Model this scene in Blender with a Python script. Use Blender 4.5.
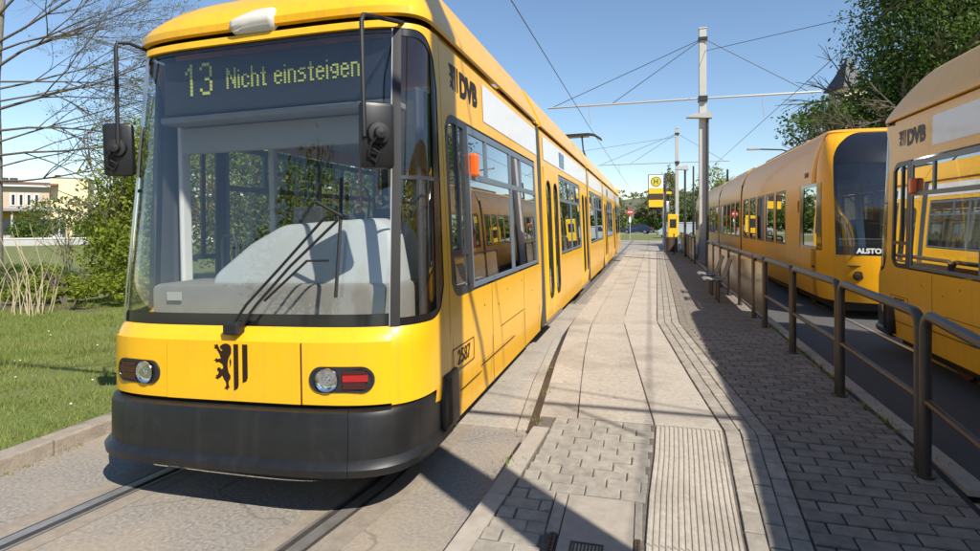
import bpy, bmesh, math, random
import numpy as np
from mathutils import Vector, Matrix
from mathutils.geometry import tessellate_polygon
random.seed(7); rng = np.random.default_rng(7)
R = math.radians
sc = bpy.context.scene
for o in list(bpy.data.objects): bpy.data.objects.remove(o)
col = sc.collection

# ------------------------------------------------------------------ camera
cam_d = bpy.data.cameras.new('camera'); cam = bpy.data.objects.new('camera', cam_d); col.objects.link(cam)
cam_d.sensor_width = 36; cam_d.lens = 36*580/980; cam_d.shift_y = -0.0546
cam_d.clip_start = 0.05; cam_d.clip_end = 3000
cam.location = (0, 0, 1.75); cam.rotation_euler = (R(90), 0, R(15.24))
sc.camera = cam
# ------------------------------------------------------------------ light
SUN_EL = 45.0
SX, SY = 0.77, -0.64                      # horizontal direction towards the sun
world = bpy.data.worlds.new('World'); sc.world = world; world.use_nodes = True
wn = world.node_tree.nodes; wl = world.node_tree.links
sky = wn.new('ShaderNodeTexSky'); sky.sky_type = 'NISHITA'; sky.sun_disc = False
sky.sun_elevation = R(SUN_EL); sky.sun_rotation = math.atan2(SX, SY)
sky.air_density = 1.1; sky.dust_density = 0.05; sky.ozone_density = 3.6; sky.altitude = 100
bg = wn['Background']; bg.inputs[1].default_value = 0.107
wl.new(sky.outputs[0], bg.inputs[0])
sun_d = bpy.data.lights.new('sun', 'SUN'); sun = bpy.data.objects.new('sun', sun_d); col.objects.link(sun)
sun_d.energy = 4.8; sun_d.angle = R(0.53); sun_d.color = (1.0, 0.94, 0.84)
sd = Vector((SX*math.cos(R(SUN_EL)), SY*math.cos(R(SUN_EL)), math.sin(R(SUN_EL))))
sun.rotation_euler = sd.to_track_quat('Z', 'Y').to_euler()
sc.view_settings.view_transform = 'Standard'; sc.view_settings.look = 'None'
sc.view_settings.exposure = 0.5; sc.view_settings.gamma = 1.0

# ------------------------------------------------------------------ materials
MATS = {}
def mat(name, c, rough=0.6, metal=0.0, var=0.0, vscale=6.0, bump=0.0, bscale=60.0, coat=0.0, rnd=0.0,
        c2=None, emit=None, es=0.0, dirt=None, trans=0.0, spec=0.5, world=False, spots=None, streak=None, crack=None):
    m = bpy.data.materials.new(name); m.use_nodes = True
    nt = m.node_tree; N = nt.nodes; L = nt.links
    b = N['Principled BSDF']
    b.inputs['Base Color'].default_value = (*c, 1); b.inputs['Roughness'].default_value = rough
    b.inputs['Metallic'].default_value = metal; b.inputs['Coat Weight'].default_value = coat
    b.inputs['Specular IOR Level'].default_value = spec
    if coat: b.inputs['Coat Roughness'].default_value = 0.08
    if emit: b.inputs['Emission Color'].default_value = (*emit, 1); b.inputs['Emission Strength'].default_value = es
    tc = N.new('ShaderNodeTexCoord')
    if world:                                 # ground pieces share meshes: texture by place, not by piece
        gm_ = N.new('ShaderNodeNewGeometry'); CO = gm_.outputs['Position']
    else: CO = tc.outputs['Object']
    out = None
    if var or c2:
        n1 = N.new('ShaderNodeTexNoise'); n1.inputs['Scale'].default_value = vscale; n1.inputs['Detail'].default_value = 6
        n1.inputs['Roughness'].default_value = 0.65
        L.new(CO, n1.inputs['Vector'])
        cr = N.new('ShaderNodeValToRGB'); cr.color_ramp.elements[0].position = 0.3; cr.color_ramp.elements[1].position = 0.7
        a = c2 if c2 else tuple(x*(1-var) for x in c)
        e = c if c2 else tuple(min(1, x*(1+var)) for x in c)
        cr.color_ramp.elements[0].color = (*a, 1); cr.color_ramp.elements[1].color = (*e, 1)
        L.new(n1.outputs['Fac'], cr.inputs['Fac']); out = cr.outputs['Color']
    if dirt:
        n2 = N.new('ShaderNodeTexNoise'); n2.inputs['Scale'].default_value = dirt[1]; n2.inputs['Detail'].default_value = 8
        L.new(CO, n2.inputs['Vector'])
        cr2 = N.new('ShaderNodeValToRGB'); cr2.color_ramp.elements[0].position = dirt[2]; cr2.color_ramp.elements[1].position = dirt[2]+0.16
        L.new(n2.outputs['Fac'], cr2.inputs['Fac'])
        mx = N.new('ShaderNodeMix'); mx.data_type = 'RGBA'
        ml = N.new('ShaderNodeMath'); ml.operation = 'MULTIPLY'; ml.inputs[1].default_value = dirt[3]
        L.new(cr2.outputs['Color'], ml.inputs[0]); L.new(ml.outputs[0], mx.inputs['Factor'])
        if out: L.new(out, mx.inputs['A'])
        else: mx.inputs['A'].default_value = (*c, 1)
        mx.inputs['B'].default_value = (*dirt[0], 1); out = mx.outputs['Result']
    def over(fac, colr, out):
        mx = N.new('ShaderNodeMix'); mx.data_type = 'RGBA'; L.new(fac, mx.inputs['Factor'])
        if out: L.new(out, mx.inputs['A'])
        else: mx.inputs['A'].default_value = (*c, 1)
        mx.inputs['B'].default_value = (*colr, 1); return mx.outputs['Result']
    if spots:                                 # round gum marks: (colour, scale, size, strength)
        vo = N.new('ShaderNodeTexVoronoi'); vo.inputs['Scale'].default_value = spots[1]; L.new(CO, vo.inputs['Vector'])
        sp = N.new('ShaderNodeMapRange'); sp.inputs['From Min'].default_value = spots[2]; sp.inputs['From Max'].default_value = spots[2]*.8
        sp.inputs['To Max'].default_value = spots[3]; L.new(vo.outputs['Distance'], sp.inputs['Value']); out = over(sp.outputs[0], spots[0], out)
    if streak:                                # run-down grime: (colour, strength)
        mp = N.new('ShaderNodeMapping'); mp.inputs['Scale'].default_value = (9, 9, .5); L.new(CO, mp.inputs[0])
        ns = N.new('ShaderNodeTexNoise'); ns.inputs['Scale'].default_value = 1.6; ns.inputs['Detail'].default_value = 6; L.new(mp.outputs[0], ns.inputs['Vector'])
        sr = N.new('ShaderNodeMapRange'); sr.inputs['From Min'].default_value = .52; sr.inputs['From Max'].default_value = .8; sr.inputs['To Max'].default_value = streak[1]
        L.new(ns.outputs['Fac'], sr.inputs['Value']); out = over(sr.outputs[0], streak[0], out)
    if crack:                                 # hairline cracks: (colour, scale, width)
        nd = N.new('ShaderNodeTexNoise'); nd.inputs['Scale'].default_value = 2.0; nd.inputs['Detail'].default_value = 5; L.new(CO, nd.inputs['Vector'])
        va = N.new('ShaderNodeVectorMath'); va.operation = 'MULTIPLY_ADD'; va.inputs[1].default_value = (.5, .5, .5); L.new(nd.outputs['Color'], va.inputs[0]); L.new(CO, va.inputs[2])
        vc = N.new('ShaderNodeTexVoronoi'); vc.feature = 'DISTANCE_TO_EDGE'; vc.inputs['Scale'].default_value = crack[1]; L.new(va.outputs[0], vc.inputs['Vector'])
        cm = N.new('ShaderNodeMapRange'); cm.inputs['From Min'].default_value = crack[2]; cm.inputs['From Max'].default_value = crack[2]*.4; cm.inputs['To Max'].default_value = .4
        L.new(vc.outputs['Distance'], cm.inputs['Value']); out = over(cm.outputs[0], crack[0], out)
    if rnd:
        oi = N.new('ShaderNodeObjectInfo'); mr = N.new('ShaderNodeMapRange')
        mr.inputs['To Min'].default_value = 1-rnd; mr.inputs['To Max'].default_value = 1+rnd
        L.new(oi.outputs['Random'], mr.inputs['Value'])
        hs = N.new('ShaderNodeHueSaturation'); L.new(mr.outputs[0], hs.inputs['Value'])
        if out: L.new(out, hs.inputs['Color'])
        else: hs.inputs['Color'].default_value = (*c, 1)
        out = hs.outputs['Color']
    if out: L.new(out, b.inputs['Base Color'])
    if bump:
        n3 = N.new('ShaderNodeTexNoise'); n3.inputs['Scale'].default_value = bscale; n3.inputs['Detail'].default_value = 8
        n3.inputs['Roughness'].default_value = 0.7
        L.new(CO, n3.inputs['Vector'])
        bp = N.new('ShaderNodeBump'); bp.inputs['Strength'].default_value = bump; bp.inputs['Distance'].default_value = 0.02
        L.new(n3.outputs['Fac'], bp.inputs['Height']); L.new(bp.outputs[0], b.inputs['Normal'])
    if trans:
        tr = N.new('ShaderNodeBsdfTranslucent'); ms = N.new('ShaderNodeMixShader'); ms.inputs[0].default_value = trans
        tr.inputs['Color'].default_value = (min(1, c[0]*1.4), min(1, c[1]*1.5), c[2], 1)
        L.new(b.outputs[0], ms.inputs[1]); L.new(tr.outputs[0], ms.inputs[2]); L.new(ms.outputs[0], N['Material Output'].inputs['Surface'])
    MATS[name] = m
    return m
def glass(name, tint, rough=0.01, refl=1.0, film=0.0, ior=1.5):
    m = bpy.data.materials.new(name); m.use_nodes = True
    N = m.node_tree.nodes; L = m.node_tree.links
    for n in list(N): N.remove(n)
    o = N.new('ShaderNodeOutputMaterial'); t = N.new('ShaderNodeBsdfTransparent'); g = N.new('ShaderNodeBsdfGlossy')
    t.inputs[0].default_value = (*tint, 1); g.inputs['Roughness'].default_value = rough
    f = N.new('ShaderNodeFresnel'); ge = N.new('ShaderNodeNewGeometry'); io = N.new('ShaderNodeMapRange')   # thin pane: same reflectance from both faces
    io.inputs['To Min'].default_value = ior; io.inputs['To Max'].default_value = 1/ior; L.new(ge.outputs['Backfacing'], io.inputs['Value']); L.new(io.outputs[0], f.inputs['IOR'])
    ml = N.new('ShaderNodeMath'); ml.operation = 'MULTIPLY'; ml.inputs[1].default_value = 1.9*refl; ml.use_clamp = True
    L.new(f.outputs[0], ml.inputs[0])
    x = N.new('ShaderNodeMixShader'); L.new(ml.outputs[0], x.inputs[0])
    if film:                                  # thin road film on the pane, catches light
        tc = N.new('ShaderNodeTexCoord'); mp = N.new('ShaderNodeMapping'); mp.inputs['Scale'].default_value = (6, 6, 0.8)
        nz = N.new('ShaderNodeTexNoise'); nz.inputs['Scale'].default_value = 2.5; nz.inputs['Detail'].default_value = 7
        L.new(tc.outputs['Object'], mp.inputs[0]); L.new(mp.outputs[0], nz.inputs['Vector'])
        m2 = N.new('ShaderNodeMath'); m2.operation = 'MULTIPLY'; m2.inputs[1].default_value = film; L.new(nz.outputs['Fac'], m2.inputs[0])
        d = N.new('ShaderNodeBsdfDiffuse'); d.inputs[0].default_value = (.62, .58, .5, 1)
        x2 = N.new('ShaderNodeMixShader'); L.new(m2.outputs[0], x2.inputs[0]); L.new(t.outputs[0], x2.inputs[1]); L.new(d.outputs[0], x2.inputs[2])
        L.new(x2.outputs[0], x.inputs[1])
    else: L.new(t.outputs[0], x.inputs[1])
    L.new(g.outputs[0], x.inputs[2]); L.new(x.outputs[0], o.inputs[0])
    MATS[name] = m; return m

YEL = (0.87, 0.462, 0.009)
mat('yellow', YEL, 0.36, coat=0.35, var=0.04, vscale=1.3, bump=0.02, bscale=3, dirt=((0.55, 0.30, 0.05), 2.2, 0.60, 0.12), streak=((0.40, 0.24, 0.06), .30))
mat('yellow_shaded', (0.86, 0.40, 0.006), 0.4, coat=0.15, var=0.04, vscale=1.3, dirt=((0.5, 0.24, 0.03), 2.2, 0.60, 0.15), streak=((0.36, 0.18, 0.05), .25))  # livery yellow deepened to orange: the shade is put into the colour
mat('white_paint', (0.78, 0.77, 0.74), 0.35, coat=0.4, var=0.04)
mat('cover_grey', (0.60, 0.56, 0.50), 0.45, coat=0.3, var=0.06)
mat('black_paint', (0.012, 0.012, 0.014), 0.2, coat=0.5)
mat('matt_black', (0.012, 0.012, 0.013), 0.6)
mat('emblem_black', (0.02, 0.006, 0.003), 0.45)
mat('bumper_grey', (0.011, 0.0115, 0.0125), 0.40, var=0.25, vscale=5, bump=0.05, bscale=200, dirt=((0.06, 0.052, 0.042), 9, 0.60, 0.2), streak=((0.06, 0.053, 0.043), .15))
mat('rubber', (0.02, 0.02, 0.02), 0.75)
mat('bellows', (0.05, 0.055, 0.06), 0.7)
mat('frame_dark', (0.035, 0.04, 0.045), 0.35)
mat('frame_blue', (0.13, 0.17, 0.21), 0.35)
mat('frame_silver', (0.45, 0.44, 0.42), 0.35, metal=0.6)
mat('steel', (0.42, 0.42, 0.43), 0.35, metal=0.9, var=0.12)
mat('seat_steel', (0.20, 0.19, 0.18), 0.45, metal=0.3)
mat('rail_steel', (0.46, 0.43, 0.40), 0.42, metal=0.7, var=0.2, vscale=9)
mat('rust', (0.10, 0.055, 0.03), 0.85, var=0.3, vscale=20, bump=0.3)
mat('groove_dirt', (0.04, 0.034, 0.028), 0.9, var=0.4, vscale=15)
mat('chrome', (0.75, 0.76, 0.78), 0.12, metal=1.0)
mat('lamp_dark', (0.025, 0.025, 0.028), 0.3)
mat('lamp_red', (0.38, 0.010, 0.012), 0.25, coat=0.5)
mat('lamp_darkred', (0.05, 0.009, 0.009), 0.25, coat=0.5)
mat('lamp_orange', (0.85, 0.13, 0.01), 0.3, coat=0.4)
mat('dash_grey', (0.24, 0.22, 0.195), 0.7, var=0.1)
mat('dash_white', (0.43, 0.445, 0.435), 0.5, var=0.03)
mat('interior_grey', (0.66, 0.66, 0.63), 0.6)
mat('interior_dark', (0.05, 0.052, 0.06), 0.7)
mat('floor_grey', (0.12, 0.12, 0.12), 0.8)
mat('seat_blue', (0.035, 0.04, 0.06), 0.85)
mat('display', (0.016, 0.018, 0.022), 0.5)
mat('led', (0.42, 0.46, 0.10), 0.5, emit=(0.62, 0.72, 0.14), es=0.05)
mat('visor', (0.30, 0.28, 0.24), 0.8)
glass('glass_front', (0.93, 0.955, 0.95), film=0.008, refl=1.35)
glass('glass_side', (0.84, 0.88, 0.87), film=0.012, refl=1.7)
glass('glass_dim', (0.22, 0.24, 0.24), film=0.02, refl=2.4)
glass('glass_dark', (0.32, 0.35, 0.35), film=0.03, refl=1.5)
glass('glass_lamp', (0.95, 0.96, 0.96), refl=0.8)
mat('asphalt', (0.285, 0.255, 0.22), 0.9, crack=((0.09, 0.078, 0.065), .55, .006), var=0.42, vscale=42, bump=0.5, bscale=160, dirt=((0.42, 0.335, 0.235), 0.9, 0.46, 0.6), world=True, spots=((0.12, 0.10, 0.085), 1.3, .05, .6))
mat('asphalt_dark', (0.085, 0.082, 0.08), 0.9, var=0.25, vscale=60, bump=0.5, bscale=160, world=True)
mat('kerb_stone', (0.33, 0.28, 0.225), 0.9, var=0.22, vscale=9, bump=0.6, bscale=50, rnd=0.08, dirt=((0.13, 0.11, 0.09), 4, 0.58, 0.6), world=True)
mat('kerb_light', (0.365, 0.32, 0.265), 0.9, var=0.12, vscale=12, bump=0.3, bscale=120, rnd=0.05, dirt=((0.24, 0.2, 0.15), 5, 0.56, 0.5), world=True)
mat('slab', (0.385, 0.338, 0.28), 0.88, var=0.20, vscale=26, bump=0.2, bscale=150, rnd=0.045, dirt=((0.20, 0.165, 0.125), 1.5, 0.52, 0.5), world=True, spots=((0.16, 0.135, 0.11), 3.1, .085, .55))
mat('tactile', (0.405, 0.36, 0.30), 0.88, var=0.18, vscale=26, bump=0.3, bscale=180, rnd=0.04, dirt=((0.20, 0.165, 0.125), 1.7, 0.53, 0.45), world=True, spots=((0.16, 0.135, 0.11), 3.1, .085, .55))
mat('brick_light', (0.315, 0.282, 0.235), 0.9, var=0.24, vscale=14, bump=0.4, bscale=140, rnd=0.10, dirt=((0.18, 0.15, 0.12), 6, 0.58, 0.5), world=True, spots=((0.14, 0.12, 0.1), 3.1, .07, .6))
mat('brick_dark', (0.235, 0.202, 0.165), 0.9, var=0.24, vscale=14, bump=0.4, bscale=140, rnd=0.14, dirt=((0.09, 0.075, 0.06), 6, 0.55, 0.5), world=True)  # same concrete as the light bricks, with shade darkened into the colour
mat('joint', (0.13, 0.112, 0.09), 0.95, var=0.3, vscale=30, bump=0.4, world=True)
mat('joint_dark', (0.045, 0.04, 0.035), 0.95, var=0.3, vscale=30, bump=0.4, world=True)
mat('grate', (0.10, 0.065, 0.045), 0.75, metal=0.3, var=0.3, vscale=30)
mat('soil', (0.13, 0.095, 0.065), 0.95, var=0.3, vscale=3, bump=0.6, bscale=20)
mat('lawn', (0.11, 0.15, 0.03), 0.95, c2=(0.17, 0.165, 0.055), vscale=0.9, bump=0.5, bscale=30, world=True)
mat('blade', (0.17, 0.235, 0.04), 0.7, c2=(0.27, 0.275, 0.085), vscale=1.6, trans=0.3)
mat('rail_paint', (0.055, 0.045, 0.042), 0.38, var=0.2, vscale=8)
mat('panel_steel', (0.38, 0.34, 0.28), 0.22, metal=0.85, var=0.12, vscale=2)
mat('mast', (0.50, 0.48, 0.45), 0.6, var=0.06, vscale=2)
mat('lamp_post', (0.05, 0.053, 0.055), 0.5)
mat('lamp_head', (0.36, 0.36, 0.34), 0.5)
mat('wire', (0.05, 0.05, 0.055), 0.6)
mat('galv', (0.50, 0.50, 0.49), 0.45, metal=0.4)
mat('bark', (0.13, 0.105, 0.08), 0.95, var=0.25, vscale=9, bump=0.7, bscale=25)
mat('bark_pale', (0.22, 0.195, 0.16), 0.95, var=0.25, vscale=9, bump=0.7, bscale=25)
mat('cane', (0.42, 0.36, 0.22), 0.8, var=0.2, vscale=6)
def leafmat(n, c, c2, t=0.3, vs=1.2): return mat(n, c, 0.6, c2=c2, vscale=vs, trans=t, spec=0.3)
leafmat('leaf_fresh', (0.27, 0.31, 0.035), (0.10, 0.14, 0.02), 0.35, 1.6)
leafmat('leaf_mid', (0.13, 0.19, 0.034), (0.05, 0.085, 0.016), 0.3, 1.5)
leafmat('leaf_dark', (0.115, 0.18, 0.036), (0.04, 0.07, 0.016), 0.25, 1.0)
leafmat('leaf_red', (0.17, 0.085, 0.04), (0.08, 0.085, 0.025), 0.25, 1.5)
leafmat('leaf_spring', (0.16, 0.20, 0.05), (0.10, 0.12, 0.035), 0.35, 1.5)
leafmat('leaf_willow', (0.26, 0.29, 0.12), (0.17, 0.19, 0.075), 0.35, 0.3)
leafmat('leaf_far', (0.21, 0.21, 0.085), (0.13, 0.125, 0.055), 0.25, 0.25)  # leaf colour lightened to stand in for distance haze
mat('rail_bed', (0.285, 0.24, 0.19), 0.92, var=0.2, vscale=12, bump=0.4, bscale=120, world=True)
mat('hill', (0.16, 0.15, 0.085), 0.95, c2=(0.09, 0.10, 0.05), vscale=0.12, bump=0.8, bscale=0.6)
mat('wall_cream', (0.80, 0.66, 0.40), 0.85, var=0.05, vscale=0.6)
mat('wall_tan', (0.50, 0.40, 0.29), 0.85, var=0.07, vscale=0.6)
mat('wall_white', (0.75, 0.73, 0.68), 0.85)
mat('wall_grey', (0.42, 0.41, 0.40), 0.85, var=0.05)
mat('roof_brown', (0.17, 0.085, 0.05), 0.8)
mat('roof_slate', (0.05, 0.055, 0.065), 0.6)
mat('roof_grey', (0.25, 0.25, 0.25), 0.6)
mat('window_dark', (0.03, 0.035, 0.04), 0.08)
mat('ochre', (0.62, 0.36, 0.06), 0.8)
mat('sign_white', (0.82, 0.82, 0.80), 0.5)
mat('sign_yellow', (0.85, 0.55, 0.02), 0.5)
mat('sign_red', (0.6, 0.03, 0.03), 0.5)
mat('sign_green', (0.02, 0.20, 0.06), 0.5)
mat('sign_brown', (0.07, 0.045, 0.03), 0.6)
mat('car_blue', (0.015, 0.03, 0.08), 0.25, coat=0.8)
mat('car_silver', (0.50, 0.52, 0.55), 0.3, metal=0.5, coat=0.8)
mat('car_white', (0.75, 0.75, 0.74), 0.3, coat=0.8)
mat('tyre', (0.015, 0.015, 0.015), 0.85)
mat('plaque', (0.45, 0.43, 0.38), 0.4)

# ------------------------------------------------------------------ helpers
def link(o, parent=None):
    col.objects.link(o)
    if parent is not None: o.parent = parent
    return o
def tag(o, label=None, cat=None, group=None, kind=None):
    if label: o['label'] = label
    if cat: o['category'] = cat
    if group: o['group'] = group
    if kind: o['kind'] = kind
    return o
def empty(name, loc=(0, 0, 0), rz=0, label=None, cat=None, group=None):
    o = bpy.data.objects.new(name, None); o.location = loc; o.rotation_euler = (0, 0, rz); o.empty_display_size = 0.2
    link(o); return tag(o, label, cat, group)
def copy_tree(o, parent=None):
    c = o.copy(); col.objects.link(c)
    if parent is not None: c.parent = parent
    for ch in list(o.children): copy_tree(ch, c)
    return c
class MB:
    def __init__(s): s.v = []; s.f = []
    def add(s, vs, fs):
        b = len(s.v); s.v += [tuple(v) for v in vs]; s.f += [tuple(i+b for i in f) for f in fs]; return s
    def box(s, x0, x1, y0, y1, z0, z1, M=None):
        vs = [Vector(p) for p in ((x0,y0,z0),(x1,y0,z0),(x1,y1,z0),(x0,y1,z0),(x0,y0,z1),(x1,y0,z1),(x1,y1,z1),(x0,y1,z1))]
        if M is not None: vs = [M @ v for v in vs]
        return s.add(vs, [(0,3,2,1),(4,5,6,7),(0,1,5,4),(1,2,6,5),(2,3,7,6),(3,0,4,7)])
    def bbox(s, x0, x1, y0, y1, z0, z1, b=0.01, M=None):   # bevelled box
        bm = bmesh.new(); r = bmesh.ops.create_cube(bm, size=1)
        for v in bm.verts: v.co = Vector(((x0+x1)/2+v.co.x*(x1-x0), (y0+y1)/2+v.co.y*(y1-y0), (z0+z1)/2+v.co.z*(z1-z0)))
        bmesh.ops.bevel(bm, geom=bm.edges[:], offset=b, segments=2, affect='EDGES', profile=0.5)
        bm.verts.index_update()
        vs = [(M @ v.co) if M is not None else v.co.copy() for v in bm.verts]; fs = [tuple(v.index for v in f.verts) for f in bm.faces]
        bm.free(); return s.add(vs, fs)
    def tube(s, pts, r, n=8, r2=None, cap=True, closed=False):
        pts = [Vector(p) for p in pts]; k = len(pts); rings = []; vs = []; fs = []
        up = None
        for i, p in enumerate(pts):
            a = pts[(i-1) % k] if (i > 0 or closed) else p; c = pts[(i+1) % k] if (i < k-1 or closed) else p
            t = (c-a).normalized()
            if up is None: up = t.orthogonal().normalized()
            up = (up - t*up.dot(t))
            up = up.normalized() if up.length > 1e-6 else t.orthogonal().normalized()
            w = t.cross(up); rr = r if r2 is None else r+(r2-r)*i/max(1, k-1)
            for j in range(n):
                an = 2*math.pi*j/n; vs.append(p+(up*math.cos(an)+w*math.sin(an))*rr)
        for i in range(k if closed else k-1):
            i2 = (i+1) % k
            for j in range(n): fs.append((i*n+j, i*n+(j+1) % n, i2*n+(j+1) % n, i2*n+j))
        if cap and not closed: fs += [tuple(range(n-1, -1, -1)), tuple((k-1)*n+j for j in range(n))]
        return s.add(vs, fs)
    def disc(s, c, axis, r, h, n=24, r2=None):             # short cylinder
        c = Vector(c); a = Vector(axis).normalized(); return s.tube([c, c+a*h], r, n, r2)
    def lathe(s, prof, n=20, M=None):                      # profile (r,z) about z
        vs = []; fs = []
        for r, z in prof:
            for j in range(n):
                an = 2*math.pi*j/n; v = Vector((r*math.cos(an), r*math.sin(an), z)); vs.append(M @ v if M is not None else v)
        for i in range(len(prof)-1):
            for j in range(n): fs.append((i*n+j, i*n+(j+1) % n, (i+1)*n+(j+1) % n, (i+1)*n+j))
        return s.add(vs, fs)
    def plate(s, loops, f, t0=0.0, t1=0.0):                # polygon with holes; f(u,v,t) -> point
        lp = [[Vector((p[0], p[1], 0)) for p in l] for l in loops]
        tris = tessellate_polygon(lp); flat = [p for l in lp for p in l]; n = len(flat)
        vs = [f(p.x, p.y, t1) for p in flat]; fs = [tuple(t) for t in tris]
        if t0 != t1:
            vs += [f(p.x, p.y, t0) for p in flat]; fs += [tuple(reversed([i+n for i in t])) for t in tris]
            b = 0
            for l in lp:
                k = len(l)
                for i in range(k): fs.append((b+i, b+(i+1) % k, n+b+(i+1) % k, n+b+i))
                b += k
        return s.add(vs, fs)
    def prism(s, poly, z0, z1):                            # xy outline, vertical sides
        return s.plate([poly], lambda u, v, t: (u, v, t), z0, z1)
    def mesh(s, name, m, smooth=False, recalc=True):
        me = bpy.data.meshes.new(name); me.from_pydata(s.v, [], s.f)
        if recalc:
            bm = bmesh.new(); bm.from_mesh(me); bmesh.ops.recalc_face_normals(bm, faces=bm.faces[:]); bm.to_mesh(me); bm.free()
        me.materials.append(MATS[m])
        if smooth:
            me.polygons.foreach_set('use_smooth', [True]*len(me.polygons))
            if smooth != 'all': me.set_sharp_from_angle(angle=R(38))
        me.update(); return me
    def build(s, name, m, parent=None, smooth=False, recalc=True, M=None):
        o = bpy.data.objects.new(name, s.mesh(name, m, smooth, recalc)); link(o, parent)
        if M is not None: o.matrix_local = M
        return o
def np_mesh(name, V, F, m):
    me = bpy.data.meshes.new(name); n = F.shape[1]
    me.vertices.add(len(V)); me.vertices.foreach_set('co', V.astype(np.float32).ravel())
    me.loops.add(F.size); me.loops.foreach_set('vertex_index', F.astype(np.int32).ravel())
    me.polygons.add(len(F)); me.polygons.foreach_set('loop_start', np.arange(0, F.size, n, dtype=np.int32))
    me.update(calc_edges=True); me.materials.append(MATS[m]); return me
def rrect(x0, x1, y0, y1, r, n=6):
    p = []
    for cx, cy, a in ((x1-r, y1-r, 0), (x0+r, y1-r, 90), (x0+r, y0+r, 180), (x1-r, y0+r, 270)):
        for i in range(n+1):
            t = R(a+90*i/n); p.append((cx+r*math.cos(t), cy+r*math.sin(t)))
    return p
def text_mesh(s, size, m, offset=0.0, extrude=0.002):
    c = bpy.data.curves.new('lettering', 'FONT'); c.body = s; c.size = size; c.offset = offset; c.extrude = extrude
    c.align_x = 'CENTER'; c.align_y = 'CENTER'; c.resolution_u = 4
    t = bpy.data.objects.new('lettering', c); col.objects.link(t)
    dg = bpy.context.evaluated_depsgraph_get(); dg.update()
    me = bpy.data.meshes.new_from_object(t.evaluated_get(dg)); bpy.data.objects.remove(t); bpy.data.curves.remove(c)
    me.materials.clear(); me.materials.append(MATS[m]); return me
def lerp_tab(tab, x):
    if x <= tab[0][0]: return tab[0][1:]
    for a, b in zip(tab, tab[1:]):
        if x <= b[0]:
            t = (x-a[0])/(b[0]-a[0]); return tuple(p+(q-p)*t for p, q in zip(a[1:], b[1:]))
    return tab[-1][1:]
# ------------------------------------------------------------------ ground, road, lawn
def tab1(tab): return lambda y: lerp_tab(tab, y)[0]
KE = tab1([(-6, -1.6), (2, -1.09), (2.91, -1.01), (3.39, -.94), (3.95, -.87), (4.8, -.83), (6, -.965), (8.5, -1.12), (9.4, -1.13), (33, -1.02)])
LS = tab1([(-6, -.2), (3.4, -.017), (4.5, .057), (9.4, -.38), (33, -.12)])
RS = tab1([(-6, .3), (3.24, .48), (4.6, .54), (6.0, .41), (9.4, .13), (33, .46)])
ZP = tab1([(-6, .03), (2.4, .035), (4.6, .2), (40, .2)])
XE = 1.80                                    # right edge of the platform
def sheet(name, poly, z, m, kind='structure'):
    o = MB().add([(x, y, z) for x, y in poly], [tuple(range(len(poly)))]).build(name, m)
    return tag(o, kind=kind)
sheet('ground', [(-900, -300), (900, -300), (900, 1500), (-900, 1500)], -0.06, 'lawn')
sheet('road', [(-4.38, -25), (9.5, -25), (9.5, 34), (-4.38, 34)], 0.0, 'asphalt')
sheet('cross_street', [(-160, 34), (160, 34), (160, 57), (-160, 57)], 0.004, 'asphalt')
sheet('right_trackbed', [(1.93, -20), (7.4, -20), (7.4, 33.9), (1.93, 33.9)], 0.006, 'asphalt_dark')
sheet('far_street', [(-160, 84), (160, 84), (160, 95), (-160, 95)], 0.004, 'asphalt')
lawn_mb = MB()
nx, ny = 40, 40
for i in range(nx+1):
    for j in range(ny+1):
        x = -4.46-45*(i/nx)**1.8; y = -8+50*j/ny
        lawn_mb.v.append((x, y, 0.10+0.03*math.sin(x*1.3+y*.7)*min(1, (-4.46-x)/1.0)+0.02*math.sin(y*1.9)))
for i in range(nx):
    for j in range(ny): lawn_mb.f.append((i*(ny+1)+j, i*(ny+1)+j+1, (i+1)*(ny+1)+j+1, (i+1)*(ny+1)+j))
tag(lawn_mb.build('lawn', 'lawn', smooth='all'), kind='structure')
# left kerb stones
kerb = tag(MB().box(-4.45, -4.32, -6, 30, -.05, 0.09).build('lawn_kerb', 'joint'), kind='structure')
km = MB().bbox(-4.47, -4.30, 0.006, 0.994, -.05, 0.115, 0.014).mesh('kerb_stone', 'kerb_stone')
for i in range(28):
    o = bpy.data.objects.new('kerb_stone', km); o.location = (random.uniform(-.004, .004), -4+i+.35, random.uniform(-.004, .004)); link(o, kerb)
# grass blades on the near lawn
def grass(name, n, x0, x1, y0, y1, h0, h1, w):
    x = rng.uniform(x0, x1, n); y = rng.uniform(y0, y1, n)
    clump = np.sin(x*3.1+np.sin(y*2.3)*2)*np.sin(y*2.7+np.sin(x*1.7)*2)
    keep = rng.uniform(-1.2, 1, n) < clump+0.55; x = x[keep]; y = y[keep]; cl = clump[keep]; n = len(x)
    a = rng.uniform(0, 6.283, n); h = rng.uniform(h0, h1, n)*(1+.35*cl); lean = rng.uniform(0, .9, n)*h; b = rng.uniform(0, 6.283, n)
    z = 0.095+0.03*np.sin(x*1.3+y*.7)*np.minimum(1, (-4.46-x)/1.0)+0.02*np.sin(y*1.9)
    V = np.zeros((n, 3, 3)); V[:, 0] = np.stack([x+np.cos(a)*w, y+np.sin(a)*w, z], 1); V[:, 1] = np.stack([x-np.cos(a)*w, y-np.sin(a)*w, z], 1)
    V[:, 2] = np.stack([x+np.cos(b)*lean, y+np.sin(b)*lean, z+h], 1)
    o = bpy.data.objects.new(name, np_mesh(name, V.reshape(-1, 3), np.arange(3*n).reshape(-1, 3), 'blade')); link(o)
    return tag(o, 'short spring grass covering the lawn beside the kerb', 'grass', kind='stuff')
grass('grass', 150000, -11.5, -4.47, 2.4, 11.5, .025, .075, .0045)
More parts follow.
